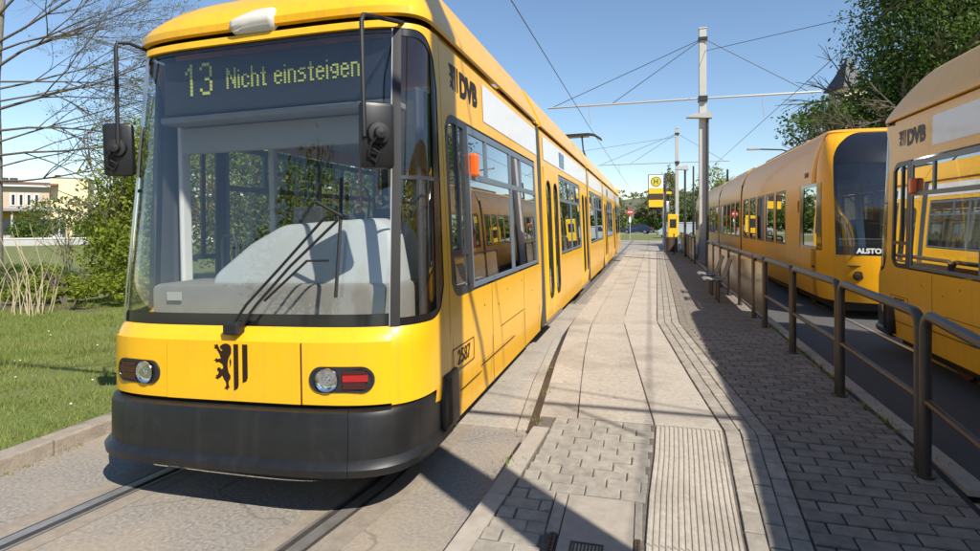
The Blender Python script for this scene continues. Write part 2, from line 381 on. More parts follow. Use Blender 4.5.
# small white daisies and dandelions seen on the lawn are too small to count: one mass
fm = MB()
for i in range(26):
    x = random.uniform(-8.5, -4.7); y = random.uniform(3.2, 8); fm.lathe([(0.0, .17), (.010, .175), (.010, .168)], 6, Matrix.Translation((x, y, random.uniform(-.01, .01))))
tag(fm.build('daisies', 'sign_white'), 'tiny white flowers scattered through the lawn grass', 'flowers', kind='stuff')

# rails of the left track (grooved rail set in the road)
def xc(y): return lerp_tab([(-12, -7.6), (-6, -4.6), (-2, -3.35), (0, -2.98), (2, -2.67), (2.9, -2.55), (3.5, -2.47), (5, -2.41), (7.5, -2.36), (60, -2.1)], y)[0]
ys = [-8, -6, -4, -2, -1, 0, 1, 1.5, 2, 2.5, 2.9, 3.2, 3.5, 4, 4.5, 5, 6, 7.5, 12, 20, 34, 56]
def strip_path(fx, ys, a, b, z, z2=None):
    mb = MB()
    for y in ys: mb.v += [(fx(y)+a, y, z), (fx(y)+b, y, z if z2 is None else z2)]
    for i in range(len(ys)-1): mb.f.append((2*i, 2*i+1, 2*i+3, 2*i+2))
    return mb
for s, lab in ((-.7625, 'grooved steel rail nearer the lawn kerb'), (.7625, 'grooved steel rail nearer the platform')):
    r = empty('tram_rail', (0, 0, 0), 0, lab, 'rail', 'rails of the left track')
    inn = -1 if s > 0 else 1
    strip_path(lambda y: xc(y)+s, ys, -.035, .035, .010).build('rail_head', 'rail_steel', r)
    strip_path(lambda y: xc(y)+s, ys, inn*.035, inn*.078, .005).build('rail_groove', 'groove_dirt', r)
    strip_path(lambda y: xc(y)+s, ys, inn*.078, inn*.098, .009).build('rail_lip', 'rail_steel', r)
    strip_path(lambda y: xc(y)+s, ys, -.22, .22, .0025).build('rail_bed', 'rail_bed', r)
    strip_path(lambda y: xc(y)+s, ys, -inn*.035, -inn*.062, .004).build('joint_seal', 'joint_dark', r)
for s, lab in ((-.725, 'steel rail under the right trams, platform side'), (.725, 'steel rail under the right trams, far side')):
    r = strip_path(lambda y: 4.17+s, [-18, 0, 10, 20, 33], -.03, .03, .016).build('tram_rail', 'rail_steel'); tag(r, lab, 'rail', 'rails of the right track')

# ------------------------------------------------------------------ platform
yy = [-6, 0, 2, 2.4, 2.91, 3.39, 3.95, 4.5, 4.6, 4.8, 5.4, 6, 7, 8.5, 9.4, 12, 20, 33]
pm = MB()
for y in yy: pm.v += [(KE(y)+.02, y, -.05), (KE(y)+.02, y, ZP(y)-.014), (XE, y, ZP(y)-.014), (XE, y, -.05)]
for i in range(len(yy)-1):
    for a in range(3): pm.f.append((4*i+a, 4*i+a+1, 4*i+4+a+1, 4*i+4+a))
pm.f += [(0, 1, 2, 3), tuple(4*(len(yy)-1)+k for k in (3, 2, 1, 0))]
platform = tag(pm.build('platform', 'joint'), kind='structure')
tag(MB().add([(RS(y)+.33, y, ZP(y)-.0105) for y in yy]+[(XE-.002, y, ZP(y)-.0105) for y in yy], [(i, i+1, len(yy)+i+1, len(yy)+i) for i in range(len(yy)-1)]).build('paving_joints', 'joint_dark', platform), kind='stuff')
def quad_slab(mb, p, zf, th=.05, ch=.004):
    cx = sum(q[0] for q in p)/4; cy = sum(q[1] for q in p)/4
    ins = []
    for q in p:
        d = math.hypot(cx-q[0], cy-q[1]) or 1; ins.append((q[0]+(cx-q[0])/d*ch*1.6, q[1]+(cy-q[1])/d*ch*1.6))
    vs = [(x, y, zf(y)-th) for x, y in p]+[(x, y, zf(y)-ch) for x, y in p]+[(x, y, zf(y)) for x, y in ins]
    fs = [(8, 9, 10, 11)]
    for k in range(4):
        k2 = (k+1) % 4; fs += [(k, k2, 4+k2, 4+k), (4+k, 4+k2, 8+k2, 8+k)]
    mb.add(vs, fs)
def slab_obj(name, p, m, zf=ZP, dz=0, parent=None, th=.05, ch=.004):
    mb = MB(); cx = sum(q[0] for q in p)/4; cy = sum(q[1] for q in p)/4
    quad_slab(mb, [(q[0]-cx, q[1]-cy) for q in p], lambda y: zf(y+cy)-zf(cy), th, ch)
    o = mb.build(name, m, parent if parent is not None else platform); o.location = (cx, cy, zf(cy)+dz); return o
def between(fa, fb, y0, y1, ga=.004, gb=.004, gy=.004):
    return [(fa(y0+gy)+ga, y0+gy), (fb(y0+gy)-gb, y0+gy), (fb(y1-gy)-gb, y1-gy), (fa(y1-gy)+ga, y1-gy)]
off = lambda f, d: (lambda y: f(y)+d)
jit = lambda: random.uniform(-.0025, .0025)
# kerb stones along the tram: narrow near the ramp
y = 0.4
while y < 33:
    w = .125 if y < 4.6 else .30
    slab_obj('kerb_stone', between(KE, off(KE, w), y, min(y+1.0, 33), .0, .004, .003), 'kerb_light' if y < 4.55 else 'slab', dz=jit(), th=.2 if y > 3 else .1, ch=.006)
    y += 1.0
    if abs(y-4.4) < .5 and y < 4.6: y = 4.6 if y > 4.3 else y
# main slabs between kerb and guidance strip
y = 4.62
while y < 33:
    y1 = y+(1.08 if y < 9 else 1.6)
    slab_obj('paving_slab', between(off(KE, .30), LS, y, min(y1, 33), .004, .005, .004), 'slab', dz=jit()); y = y1
# tactile guidance strip (far part with plain slabs)
y = 4.62
while y < 33:
    slab_obj('tactile_slab', between(LS, RS, y, min(y+.5 if y < 14 else y+1, 33), .005, .005, .003), 'tactile', dz=jit()); y += .5 if y < 14 else 1
# near part: real longitudinal ribs
y = 1.6
while y < 4.6:
    y0, y1 = y+.003, min(y+.5, 4.615)-.003; cy = (y0+y1)/2; mb = MB(); nr = 15; prof = []
    for k in range(nr):
        for t, z in ((.0, -.007), (.14, 0), (.56, 0), (.70, -.007)): prof.append(((k+t+.15)/nr, z))
    n = len(prof)
    for yv in (y0, y1):
        a, b = LS(yv)+.006, RS(yv)-.006
        mb.v += [(a, yv-cy, ZP(yv)-ZP(cy)-.05)]+[(a+(b-a)*t, yv-cy, ZP(yv)-ZP(cy)+z) for t, z in prof]+[(b, yv-cy, ZP(yv)-ZP(cy)-.05)]
    m_ = n+2
    for k in range(m_-1): mb.f.append((k, k+1, m_+k+1, m_+k))
    mb.f += [tuple(range(m_-1, -1, -1)), tuple(range(m_, 2*m_))]
    o = mb.build('ribbed_slab', 'tactile', platform, recalc=False); o.location = (0, cy, ZP(cy)+.001+jit()); y += .5
# bricks
def brick_mesh(name, m, L, W, ch=.005, th=.06):
    mb = MB(); quad_slab(mb, [(-L/2, -W/2), (L/2, -W/2), (L/2, W/2), (-L/2, W/2)], lambda y: 0, th, ch); return mb.mesh(name, m)
slope = lambda y: math.atan((ZP(y+.05)-ZP(y-.05))/.1)
rest = MB()
def put_brick(name, cache, m, x0, x1, y0, y1, single, rz=0):
    L = round(x1-x0, 2); W = round(y1-y0, 3)
    if L < .035: return
    cx, cy = (x0+x1)/2, (y0+y1)/2
    if single:
        key = (name, L, W, m)
        if key not in cache: cache[key] = brick_mesh(name, m, L-(.011 if 'dark' in m else .006), W-(.011 if 'dark' in m else .006))
        o = bpy.data.objects.new(name, cache[key]); link(o, platform)
        o.location = (cx, cy, ZP(cy)+random.uniform(-.004, .003)); o.rotation_euler = (slope(cy)+random.uniform(-.008, .008), random.uniform(-.008, .008), rz+random.uniform(-.01, .01))
    else:
        dz = random.uniform(-.004, .003); quad_slab(rest, [(cx-L/2+.003, cy-W/2+.003), (cx+L/2-.003, cy-W/2+.003), (cx+L/2-.003, cy+W/2-.003), (cx-L/2+.003, cy+W/2-.003)], lambda y: ZP(y)+dz, .02)
cache = {}
def bond(name, m, fa, fb, y0, y1, dy, L, limit, count0=0, shift=0):
    y = y0; k = 0; cnt = count0
    while y < y1:
        ym = y+dy/2; a, b = fa(ym), fb(ym); x = a - (L/2 if k % 2 else 0) + shift
        if x > a: x -= L
        while x < b:
            put_brick(name, cache, m, max(x, a), min(x+L, b), y, y+dy, cnt < limit); cnt += 1; x += L
        y += dy; k += 1
    return cnt
bond('paving_brick', 'brick_dark', off(RS, .335), lambda y: XE-.04, 2.85, 33, .112, .21, 300)
tag(rest.build('paving_brickwork', 'brick_dark', platform), kind='stuff'); rest = MB()
# stretcher border of three rows that follows the guidance strip
cnt = 0
for y_i in range(145):
    for r in range(3):
        y0 = 2.7+y_i*.21+(.105 if r % 2 else 0); y1 = y0+.21; f0 = off(RS, .008+r*.108)
        cy = (y0+y1)/2; cx = f0(cy)+.054; rz = -math.atan((RS(cy+.05)-RS(cy-.05))/.1)
        if y1 > 32.9: continue
        if cnt < 150:
            key = 'bb'
            if key not in cache: cache[key] = brick_mesh('border_brick', 'brick_light', .101, .203)
            o = bpy.data.objects.new('border_brick', cache[key]); link(o, platform); o.location = (cx, cy, ZP(cy)+random.uniform(-.003, .003))
            o.rotation_euler = (slope(cy), random.uniform(-.008, .008), rz)
        else: quad_slab(rest, between(f0, off(f0, .108), y0, y1, .003, .003, .003), ZP, .02)
        cnt += 1
tag(rest.build('border_brickwork', 'brick_light', platform), kind='stuff'); rest = MB()
bond('light_brick', 'brick_light', off(KE, .13), off(LS, -.006), 3.5, 4.60, .11, .21, 400)
bond('light_brick', 'brick_light', off(KE, .13), lambda y: -.535, 2.4, 3.5, .11, .21, 400)
# concrete drain block with two slot grates and a gully
slab_obj('drain_block', [(-.455, 2.3), (-.075, 2.3), (-.075, 3.49), (-.455, 3.49)], 'kerb_light', dz=.001)
def grate(x0, x1, y0, y1, n, along):
    g = empty('drain_grate', (0, 0, 0)); g.parent = platform; cy = (y0+y1)/2; M = Matrix.Translation(((x0+x1)/2, cy, ZP(cy)+.004)) @ Matrix.Rotation(slope(cy), 4, 'X')
    g.matrix_local = M; w, h = (x1-x0)/2, (y1-y0)/2
    MB().box(-w, w, -h, h, -.012, -.003).build('pit', 'matt_black', g)
    f = MB(); t = .012
    f.box(-w, w, -h, -h+t, -.01, .003).box(-w, w, h-t, h, -.01, .003).box(-w, -w+t, -h+t, h-t, -.01, .003).box(w-t, w, -h+t, h-t, -.01, .003).build('frame', 'grate', g)
    for i in range(n):
        b = MB()
        if along: xx = -w+t+(2*w-2*t)*(i+.5)/n; b.box(xx-.004, xx+.004, -h+t, h-t, -.009, .002)
        else: yv = -h+t+(2*h-2*t)*(i+.5)/n; b.box(-w+t, w-t, yv-.004, yv+.004, -.009, .002)
        b.build('bar', 'grate', g)
grate(-.39, -.22, 2.90, 3.03, 8, True)
grate(-.505, -.470, 2.4, 3.08, 26, False)
slab_obj('drain_stone', [(-.53, 3.09), (-.462, 3.09), (-.462, 3.49), (-.53, 3.49)], 'brick_light')
grate(-.068, -.038, 2.4, 3.12, 28, False)
slab_obj('drain_stone', [(-.07, 3.13), (-.03, 3.13), (-.03, 3.49), (-.07, 3.49)], 'brick_light')
# concrete slabs between track and kerb
y = 4.72
while y < 12:
    slab_obj('track_slab', [(-1.9, y), (KE(y)-.23, y), (KE(y+.75)-.23, y+.745), (-1.9, y+.745)], 'slab', zf=lambda y: 0.028, dz=jit())
    slab_obj('track_slab', [(KE(y)-.222, y), (KE(y)-.012, y), (KE(y+.75)-.012, y+.745), (KE(y+.75)-.222, y+.745)], 'slab', zf=lambda y: 0.028, dz=jit())
    y += .75
# right edge of the platform
y = -4.0
pe = tag(MB().box(XE+.004, XE+.12, -6, 33, -.05, .10).build('platform_edge', 'joint_dark'), kind='structure')
em = MB().bbox(XE+.002, XE+.13, .005, .995, -.05, .0, .01).mesh('edge_stone', 'kerb_light')
for i in range(36):
    o = bpy.data.objects.new('edge_stone', em); o.location = (0, -3+i, ZP(-3+i+.5)); link(o, pe)

# ------------------------------------------------------------------ railing
def rail_frame(y0, y1, label, panel=False):
    g = empty('railing', (1.66, y0, ZP(y0)), 0, label, 'railing', 'railing frames along the platform'); L = y1-y0; dz = ZP(y1)-ZP(y0); H = 1.0; rr = .09
    g0, g1 = .037, L-.037
    pts = [(0, g0, -.03), (0, g0, H-rr)]
    for i in range(1, 6): a = R(90*i/6); pts.append((0, g0+rr-rr*math.cos(a), H-rr+rr*math.sin(a)))
    pts.append((0, g0+rr, H)); pts.append((0, g1-rr, H+dz))
    for i in range(1, 6): a = R(90*i/6); pts.append((0, g1-rr+rr*math.sin(a), H+dz-rr+rr*math.cos(a)))
    pts += [(0, g1, H+dz-rr), (0, g1, dz-.03)]
    MB().tube(pts, .033, 10).build('top_frame', 'rail_paint', g, smooth=True)
    if not panel: MB().tube([(0, g0, .47), (0, g1, .47+dz)], .022, 8).build('mid_rail', 'rail_paint', g, smooth=True)
    else:
        MB().tube([(0, g0+.02, .12), (0, g1-.02, .12)], .015, 6).build('lower_rail', 'rail_paint', g, smooth=True)
        MB().bbox(-.01, .01, g0+.04, g1-.04, .15, H-.07, .004).build('infill_panel', 'panel_steel', g)
    for k, e in ((g0, 0), (g1, dz)): MB().disc((0, k, e-.002), (0, 0, 1), .05, .012, 12).build('foot_plate', 'rail_paint', g)
    return g
bays = [(2.5, 4.22, 0, 'dark railing frame nearest the camera at the right picture edge'),
        (4.22, 5.85, 0, 'dark railing frame, second from the camera, open between its tubes'),
        (5.85, 7.6, 0, 'dark railing frame, third from the camera, open between its tubes'),
        (7.6, 9.3, 0, 'farthest open dark railing frame, next to the steel infill panels'),
        (9.3, 10.2, 1, 'narrow railing frame with steel infill panel nearest the camera'),
        (10.2, 11.7, 1, 'railing frame with grey steel infill panel before the bench'),
        (11.7, 13.2, 1, 'railing frame with steel infill panel behind the nearer bench seat'),
        (13.2, 14.7, 1, 'railing frame with steel infill panel behind the farther bench seat'),
        (14.7, 16.2, 1, 'railing frame with steel infill panel, second last before the mast'),
        (16.2, 17.7, 1, 'railing frame with steel infill panel, last before the mast')]
for a, b, p, lab in bays: rail_frame(a, b, lab, bool(p))
names = ['first', 'second', 'third', 'fourth', 'fifth', 'sixth']
for i in range(6):
    rail_frame(22.6+i*1.6, 24.2+i*1.6, 'distant panelled railing frame, %s beyond the grey mast' % names[i], True)

# ------------------------------------------------------------------ bench seats
def bench(x, y, label):
    g = empty('bench_seat', (x, y, .2), 0, label, 'seat', 'wire seats on the platform')
    for i in range(11):
        yv = -.24+i*.048
        MB().tube([(-.24, yv, .43), (-.20, yv, .455), (-.02, yv, .43), (.10, yv, .445), (.16, yv, .52), (.26, yv, .84)], .014, 5).build('slat', 'seat_steel', g, smooth=True)
    for z, xx in ((.425, -.2), (.42, .06), (.80, .255)): MB().tube([(xx, -.26, z), (xx, .26, z)], .014, 6).build('cross_bar', 'rail_paint', g, smooth=True)
    MB().tube([(.03, -.18, 0), (.03, -.18, .42)], .025, 8).build('leg', 'rail_paint', g, smooth=True)
    MB().tube([(.03, .18, 0), (.03, .18, .42)], .025, 8).build('leg', 'rail_paint', g, smooth=True)
    return g
bench(1.28, 12.1, 'slatted steel seat nearer the camera in front of the railing panels')
bench(1.28, 13.3, 'slatted steel seat farther from the camera in front of the railing panels')

# ------------------------------------------------------------------ masts and wires
def mast(x, y, label, lamp=True, bar=(-4.0, 6.15), dark_lamp_label=None):
    g = empty('catenary_mast', (x, y, 0), 0, label, 'mast', 'catenary masts along the platform')
    MB().bbox(-.13, .13, -.15, .15, -.05, 9.25, .012).build('column', 'mast', g)
    MB().bbox(-.16, .16, -.18, .18, .15, .9, .012).build('base_sleeve', 'mast', g)
    MB().bbox(-.15, .15, -.17, .17, 9.25, 9.3, .008).build('cap', 'mast', g)
    zb = 6.5
    MB().tube([(bar[0]-x, -.22, zb-.05), (0, -.22, zb+.03)], .038, 8).build('cross_arm', 'galv', g, smooth=True)
    MB().tube([(0, -.22, zb+.03), (bar[1]-x, -.22, zb+.05)], .038, 8).build('cross_arm', 'galv', g, smooth=True)
    MB().bbox(-.17, .17, -.28, .18, zb-.07, zb+.13, .01).build('clamp', 'frame_dark', g)
    for xt in (bar[0]-x+.25, bar[0]-x+2.6, bar[1]-x-.3):
        MB().tube([(0, -.2, 8.85), (xt, -.22, zb)], .014, 5).build('stay', 'wire', g)
    MB().bbox(-.17, .17, -.22, .18, 8.8, 8.92, .008).build('stay_collar', 'frame_dark', g)
    for xt in (-2.3-x, 4.17-x):
        MB().tube([(xt, -.22, zb), (xt, -.22, zb-.35), (xt+.05, -.22, zb-.8)], .018, 5).build('hanger', 'galv', g)
    if lamp:
        MB().tube([(.16, -.24, 0), (.16, -.24, 5.75)], .05, 8).build('lamp_pole', 'lamp_post', g, smooth=True)
        p = MB(); p.add([(-.62, -.40, 5.80), (.32, -.40, 5.74), (.32, -.06, 5.74), (-.62, -.06, 5.80), (-.35, -.36, 5.92), (.26, -.36, 6.0), (.26, -.10, 6.0), (-.35, -.10, 5.92)],
                        [(0, 3, 2, 1), (4, 5, 6, 7), (0, 1, 5, 4), (1, 2, 6, 5), (2, 3, 7, 6), (3, 0, 4, 7)])
        p.build('lamp_head', 'lamp_head', g)
    return g
mast(2.05, 24.0, 'tall grey mast with a slim lamp, standing behind the railing')
mast(2.25, 49.0, 'distant grey mast with cross arm behind the stop sign', lamp=False)
mast(1.98, 1.08, 'tall grey mast beside the camera that shades the platform corner', lamp=False)
def wire_curve(name, pts, r, label):
    return tag(MB().tube(pts, r, 5).build(name, 'wire'), label, 'wire')
wire_curve('contact_wire', [(-2.35, -20, 5.72), (-2.35, 1.2, 5.7), (-2.35, 24, 5.7), (-2.2, 49, 5.7), (-2.0, 75, 5.7)], .010, 'overhead contact wire running above the left tram')
wire_curve('contact_wire', [(4.17, -20, 5.6), (4.17, 1.2, 5.6), (4.17, 24, 5.55), (4.3, 49, 5.55), (4.4, 75, 5.55)], .009, 'overhead contact wire running above the right trams')
wire_curve('span_wire', [(2.05, 24, 8.4), (9, 12, 6.4), (12, 6, 6.0)], .010, 'thin span wire from the grey mast over the right trams')
wire_curve('span_wire', [(2.25, 49, 8.6), (-9, 47, 7.0)], .012, 'thin span wire from the distant mast to the left')

# ------------------------------------------------------------------ stop furniture
g = empty('stop_sign', (.80, 31, .2), 0, 'tram stop sign with round H emblem on a dark pole', 'sign')
MB().tube([(.06, 0, 0), (.06, 0, 4.05)], .055, 8).build('pole', 'lamp_post', g, smooth=True)
MB().bbox(-.80, -.02, -.05, .05, 2.28, 4.0, .03).build('frame', 'sign_brown', g)
MB().bbox(-.77, -.05, -.062, .062, 3.28, 3.96, .01).build('white_board', 'sign_white', g)
MB().bbox(-.77, -.05, -.062, .062, 3.0, 3.275, .01).build('yellow_band', 'sign_yellow', g)
MB().bbox(-.77, -.05, -.062, .062, 2.31, 2.68, .01).build('yellow_board', 'sign_yellow', g)
M0 = Matrix.Translation((-.41, -.064, 3.62)) @ Matrix.Rotation(R(90), 4, 'X')
MB().lathe([(0, .002), (.26, .002), (.26, 0)], 32, M0).build('emblem_ring', 'sign_green', g)
MB().lathe([(0, .006), (.215, .006), (.215, .002)], 32, M0).build('emblem_disc', 'sign_yellow', g)
hm = text_mesh('H', .34, 'sign_green', .012, .003); ho = bpy.data.objects.new('letter', hm); link(ho, g); ho.matrix_local = Matrix.Translation((-.41, -.074, 3.62)) @ Matrix.Rotation(R(90), 4, 'X')
MB().bbox(.09, .36, -.03, .03, 2.98, 3.1, .01).build('route_plate', 'sign_yellow', g)
g = empty('lamp_post', (1.58, 27, .2), 0, 'slim dark lamp post beyond the stop benches', 'lamp post')
MB().tube([(0, 0, 0), (0, 0, 3.85)], .06, 8, .045).build('pole', 'lamp_post', g, smooth=True)
p = MB(); p.add([(-.42, -.16, 3.88), (.14, -.16, 3.84), (.14, .16, 3.84), (-.42, .16, 3.88), (-.25, -.1, 4.0), (.1, -.1, 4.06), (.1, .1, 4.06), (-.25, .1, 4.0)],
                [(0, 3, 2, 1), (4, 5, 6, 7), (0, 1, 5, 4), (1, 2, 6, 5), (2, 3, 7, 6), (3, 0, 4, 7)]); p.build('lamp_head', 'lamp_head', g)
g = empty('ticket_machine', (1.25, 31.6, .2), 0, 'yellow ticket machine on a dark stand by the railing', 'ticket machine')
MB().bbox(-.26, .26, -.2, .2, .75, 1.95, .03).build('cabinet', 'sign_yellow', g)
MB().bbox(-.22, .22, -.16, .16, 0, .745, .02).build('stand', 'sign_brown', g)
MB().bbox(-.16, .16, -.212, -.195, 1.25, 1.7, .005).build('screen', 'window_dark', g)
g = empty('litter_bin', (1.0, 29.2, .2), 0, 'dark litter bin beside the stop sign pole', 'bin')
MB().lathe([(.0, .12), (.17, .12), (.19, .8), (.16, .82), (.0, .82)], 14).build('drum', 'sign_brown', g, smooth=True)
MB().tube([(.2, 0, 0), (.2, 0, 1.0)], .03, 8).build('post', 'lamp_post', g)
g = empty('traffic_light', (1.1, 45, 0), 0, 'black traffic light on a white backed post', 'traffic light')
MB().tube([(0, 0, 0), (0, 0, 4)], .06, 8).build('post', 'galv', g)
h = MB().bbox(-.5, -.16, -.15, .15, 2.4, 3.6, .04).build('signal_head', 'matt_black', g)
for z in (2.65, 3.0, 3.35): MB().disc((-.33, -.16, z), (0, -1, 0), .1, .03, 12).build('lens', 'lamp_dark', h)
MB().bbox(.1, .4, -.1, -.06, 2.5, 3.3, .02).build('white_plate', 'sign_white', g)
g = empty('no_entry_sign', (-1.75, 60, 0), 0, 'red and white round no entry sign at the street', 'sign')
MB().tube([(0, 0, 0), (0, 0, 2.9)], .04, 8).build('post', 'galv', g)
d = MB().disc((0, -.05, 2.75), (0, -1, 0), .31, .02, 24).build('disc', 'sign_red', g)
MB().box(-.21, .21, -.09, -.072, 2.69, 2.81).build('bar', 'sign_white', d)
MB().bbox(-.1, .1, -.06, -.04, 1.7, 2.25, .01).build('lower_plate', 'sign_white', g)
for (x, y, h, lab) in ((3.4, 47.6, 6.1, 'slim grey pole between the far mast and tram'), (5.3, 43, 5.4, 'slim dark pole above the far right tram roof'),):
    tag(MB().tube([(x, y, 0), (x, y, h)], .09, 8, .06).build('street_pole', 'lamp_post'), lab, 'pole')
g = empty('street_lamp', (7.0, 33, 0), 0, 'thin street lamp with flat arm above the right tram roof', 'street lamp')
MB().tube([(0, 0, 0), (0, 0, 5.4)], .07, 8, .05).build('pole', 'lamp_post', g)
MB().tube([(0, 0, 5.4), (-.3, 0, 5.5), (-1.6, -.2, 5.55)], .04, 6).build('arm', 'lamp_post', g)
MB().bbox(-2.0, -1.4, -.35, -.1, 5.5, 5.6, .02).build('lantern', 'lamp_head', g)

# ------------------------------------------------------------------ cars
def car(x, y, rz, m, label, van=False):
    g = empty('parked_car', (x, y, .01), rz, label, 'car', 'cars on the far street')
    side = [(-2.1, .35), (-2.12, .62), (-2.0, .78), (-1.15, .92), (-.45, 1.42), (.95, 1.46), (1.75, 1.02), (2.05, .95), (2.1, .5), (2.05, .3)]
    if van: side = [(-2.1, .35), (-2.12, .75), (-1.6, 1.0), (-1.0, 1.7), (1.9, 1.75), (2.08, 1.0), (2.1, .3)]
    def f(u, v, t): k = .86 if v > 1.05 else 1.0; return (u, t*k, v)
    MB().plate([side], f, -.86, .86).build('body', m, g, smooth=True)
    top = 1.66 if van else 1.38
    gl = [(-1.0, .98), (-.45, top), (.85, top), (1.5, 1.02)] if not van else [(-1.25, 1.05), (-.9, 1.6), (1.8, 1.64), (1.9, 1.1)]
    for s in (-1, 1):
        MB().plate([gl], lambda u, v, t: (u, s*(t*(1 if v < 1.05 else .875)), v), .845, .875).build('side_window', 'window_dark', g)
    a, b = ((-1.12, .95), (-.48, 1.38)) if not van else ((-1.58, 1.04), (-1.04, 1.64))
    MB().add([(a[0]-.03, -.72, a[1]), (a[0]-.03, .72, a[1]), (b[0]-.03, .66, b[1]), (b[0]-.03, -.66, b[1])], [(0, 1, 2, 3)]).build('windscreen', 'window_dark', g)
    for wx in (-1.32, 1.3):
        for s in (-1, 1):
            w = MB().disc((wx, s*.70, .31), (0, s, 0), .31, .19, 18).build('wheel', 'tyre', g)
            MB().disc((wx, s*.885, .31), (0, s, 0), .19, .012, 14).build('rim', 'steel', w)
    for s in (-1, 1):
        MB().bbox(-2.13, -2.05, s*.6-.16, s*.6+.16, .62, .75, .02).build('headlight', 'chrome', g)
        MB().bbox(2.04, 2.12, s*.65-.12, s*.65+.12, .75, .92, .02).build('tail_light', 'lamp_red', g)
    return g
car(-1.55, 88.5, R(-12), 'car_blue', 'dark blue car driving on the far street')
car(3.1, 66, R(8), 'car_silver', 'silver van behind the ticket machine', True)
car(5.0, 69, R(180), 'car_silver', 'silver car right of the yellow ticket machine')
car(-6.2, 75, R(3), 'car_silver', 'silver car seen past the far end of the left tram')
# ------------------------------------------------------------------ trams
class Shell:
    """Skin of a tram end: every piece is a patch of one lofted surface."""
    def __init__(s, prof, ye, n): s.prof = prof; s.ye = ye; s.n = n
    def pt(s, c, z, off=0.0, wy=None):
        W, y0 = lerp_tab(s.prof, z) if wy is None else wy
        W += off; y0 -= off
        if c[0] == 'n':
            e = 2/s.n; co, si = math.cos(c[1]), math.sin(c[1]); ye = max(s.ye, y0+.35)
            return (W*math.copysign(abs(co)**e, co), y0+(ye-y0)*(1-abs(si)**e), z)
        return (c[1]*W, c[2], z)
    def th_x(s, x, z):
        W, y0 = lerp_tab(s.prof, z); c = (abs(x)/W)**(s.n/2); return math.acos(math.copysign(c, x))
    def th_y(s, y, z, side=1):
        W, y0 = lerp_tab(s.prof, z); t = 1-(y-y0)/(s.ye-y0); a = math.asin(max(0, t)**(s.n/2)); return a if side > 0 else math.pi-a
    def grid(s, cols, lo, hi, nz=1, off=0.0, mb=None):
        mb = mb or MB(); k = len(cols); vs = []
        for i, c in enumerate(cols):
            a = lo[i] if isinstance(lo, (list, tuple)) else lo; b = hi[i] if isinstance(hi, (list, tuple)) else hi
            for j in range(nz+1):
                z = a+(b-a)*j/nz; vs.append(s.pt(c, z, off(z) if callable(off) else off))
        fs = [(i*(nz+1)+j, (i+1)*(nz+1)+j, (i+1)*(nz+1)+j+1, i*(nz+1)+j+1) for i in range(k-1) for j in range(nz)]
        return mb.add(vs, fs)
    def levels(s, cols, lv, mb=None):
        mb = mb or MB(); m = len(lv)
        vs = [s.pt(c, z, 0, (W, y0)) for c in cols for z, W, y0 in lv]
        fs = [(i*m+j, (i+1)*m+j, (i+1)*m+j+1, i*m+j+1) for i in range(len(cols)-1) for j in range(m-1)]
        return mb.add(vs, fs)
def nose(a, b, n): return [('n', a+(b-a)*i/n) for i in range(n+1)]
def side(sd, ys): return [('s', sd, y) for y in ys]
def lin(a, b, n): return [a+(b-a)*i/n for i in range(n+1)]
def thick(o, t, off=-1):
    m = o.modifiers.new('thickness', 'SOLIDIFY'); m.thickness = t; m.offset = off; e = o.modifiers.new('edges', 'EDGE_SPLIT'); e.split_angle = R(40); return o
def flip_ok(o): return o

PROF = [(.25, 1.11, .06), (.6, 1.14, .07), (.645, 1.15, .08), (1.02, 1.15, .085), (1.06, 1.15, .11), (1.095, 1.15, .15), (1.3, 1.15, .17), (2.0, 1.135, .28), (2.50, 1.125, .34), (2.985, 1.115, .41), (3.05, 1.115, .42)]
A_LEN = 4.62
GLASS = ['glass_side']
def side_window(sh, parent, M, sd, y0, y1, hopper, nm='side_window', zb=1.20, zt=2.48, gm=None, fm='frame_blue'):
    gm = gm or GLASS[0]
    w = MB(); fo = .003; t = .035
    sh.grid(side(sd, [y0, y0+t]), zb, zt, 2, fo, w); sh.grid(side(sd, [y1-t, y1]), zb, zt, 2, fo, w)
    sh.grid(side(sd, [y0+t, y1-t]), zb, zb+t, 1, fo, w); sh.grid(side(sd, [y0+t, y1-t]), zt-t*1.6, zt, 1, fo, w)
    f = thick(w.build(nm, fm, parent, recalc=False, M=M), .03, -1 if sd > 0 else 1)
    p = sh.grid(side(sd, [y0+.01, y1-.01]), zb+.01, zt-.01, 2, -.008).build('pane', gm, f, recalc=False)
    if hopper:
        h = MB(); zh = 2.08; a, b = y0+t, y1-t
        sh.grid(side(sd, [a, b]), zh-.02, zh+.03, 1, fo+.002, h)
        thick(h.build('transom', fm, f, recalc=False), .03, -1 if sd > 0 else 1)
        ym = a+(b-a)*.36; h = MB(); sh.grid(side(sd, [ym-.025, ym+.025]), zh+.03, zt-t*1.6, 1, fo+.002, h)
        thick(h.build('mullion', fm, f, recalc=False), .03, -1 if sd > 0 else 1)
    return f
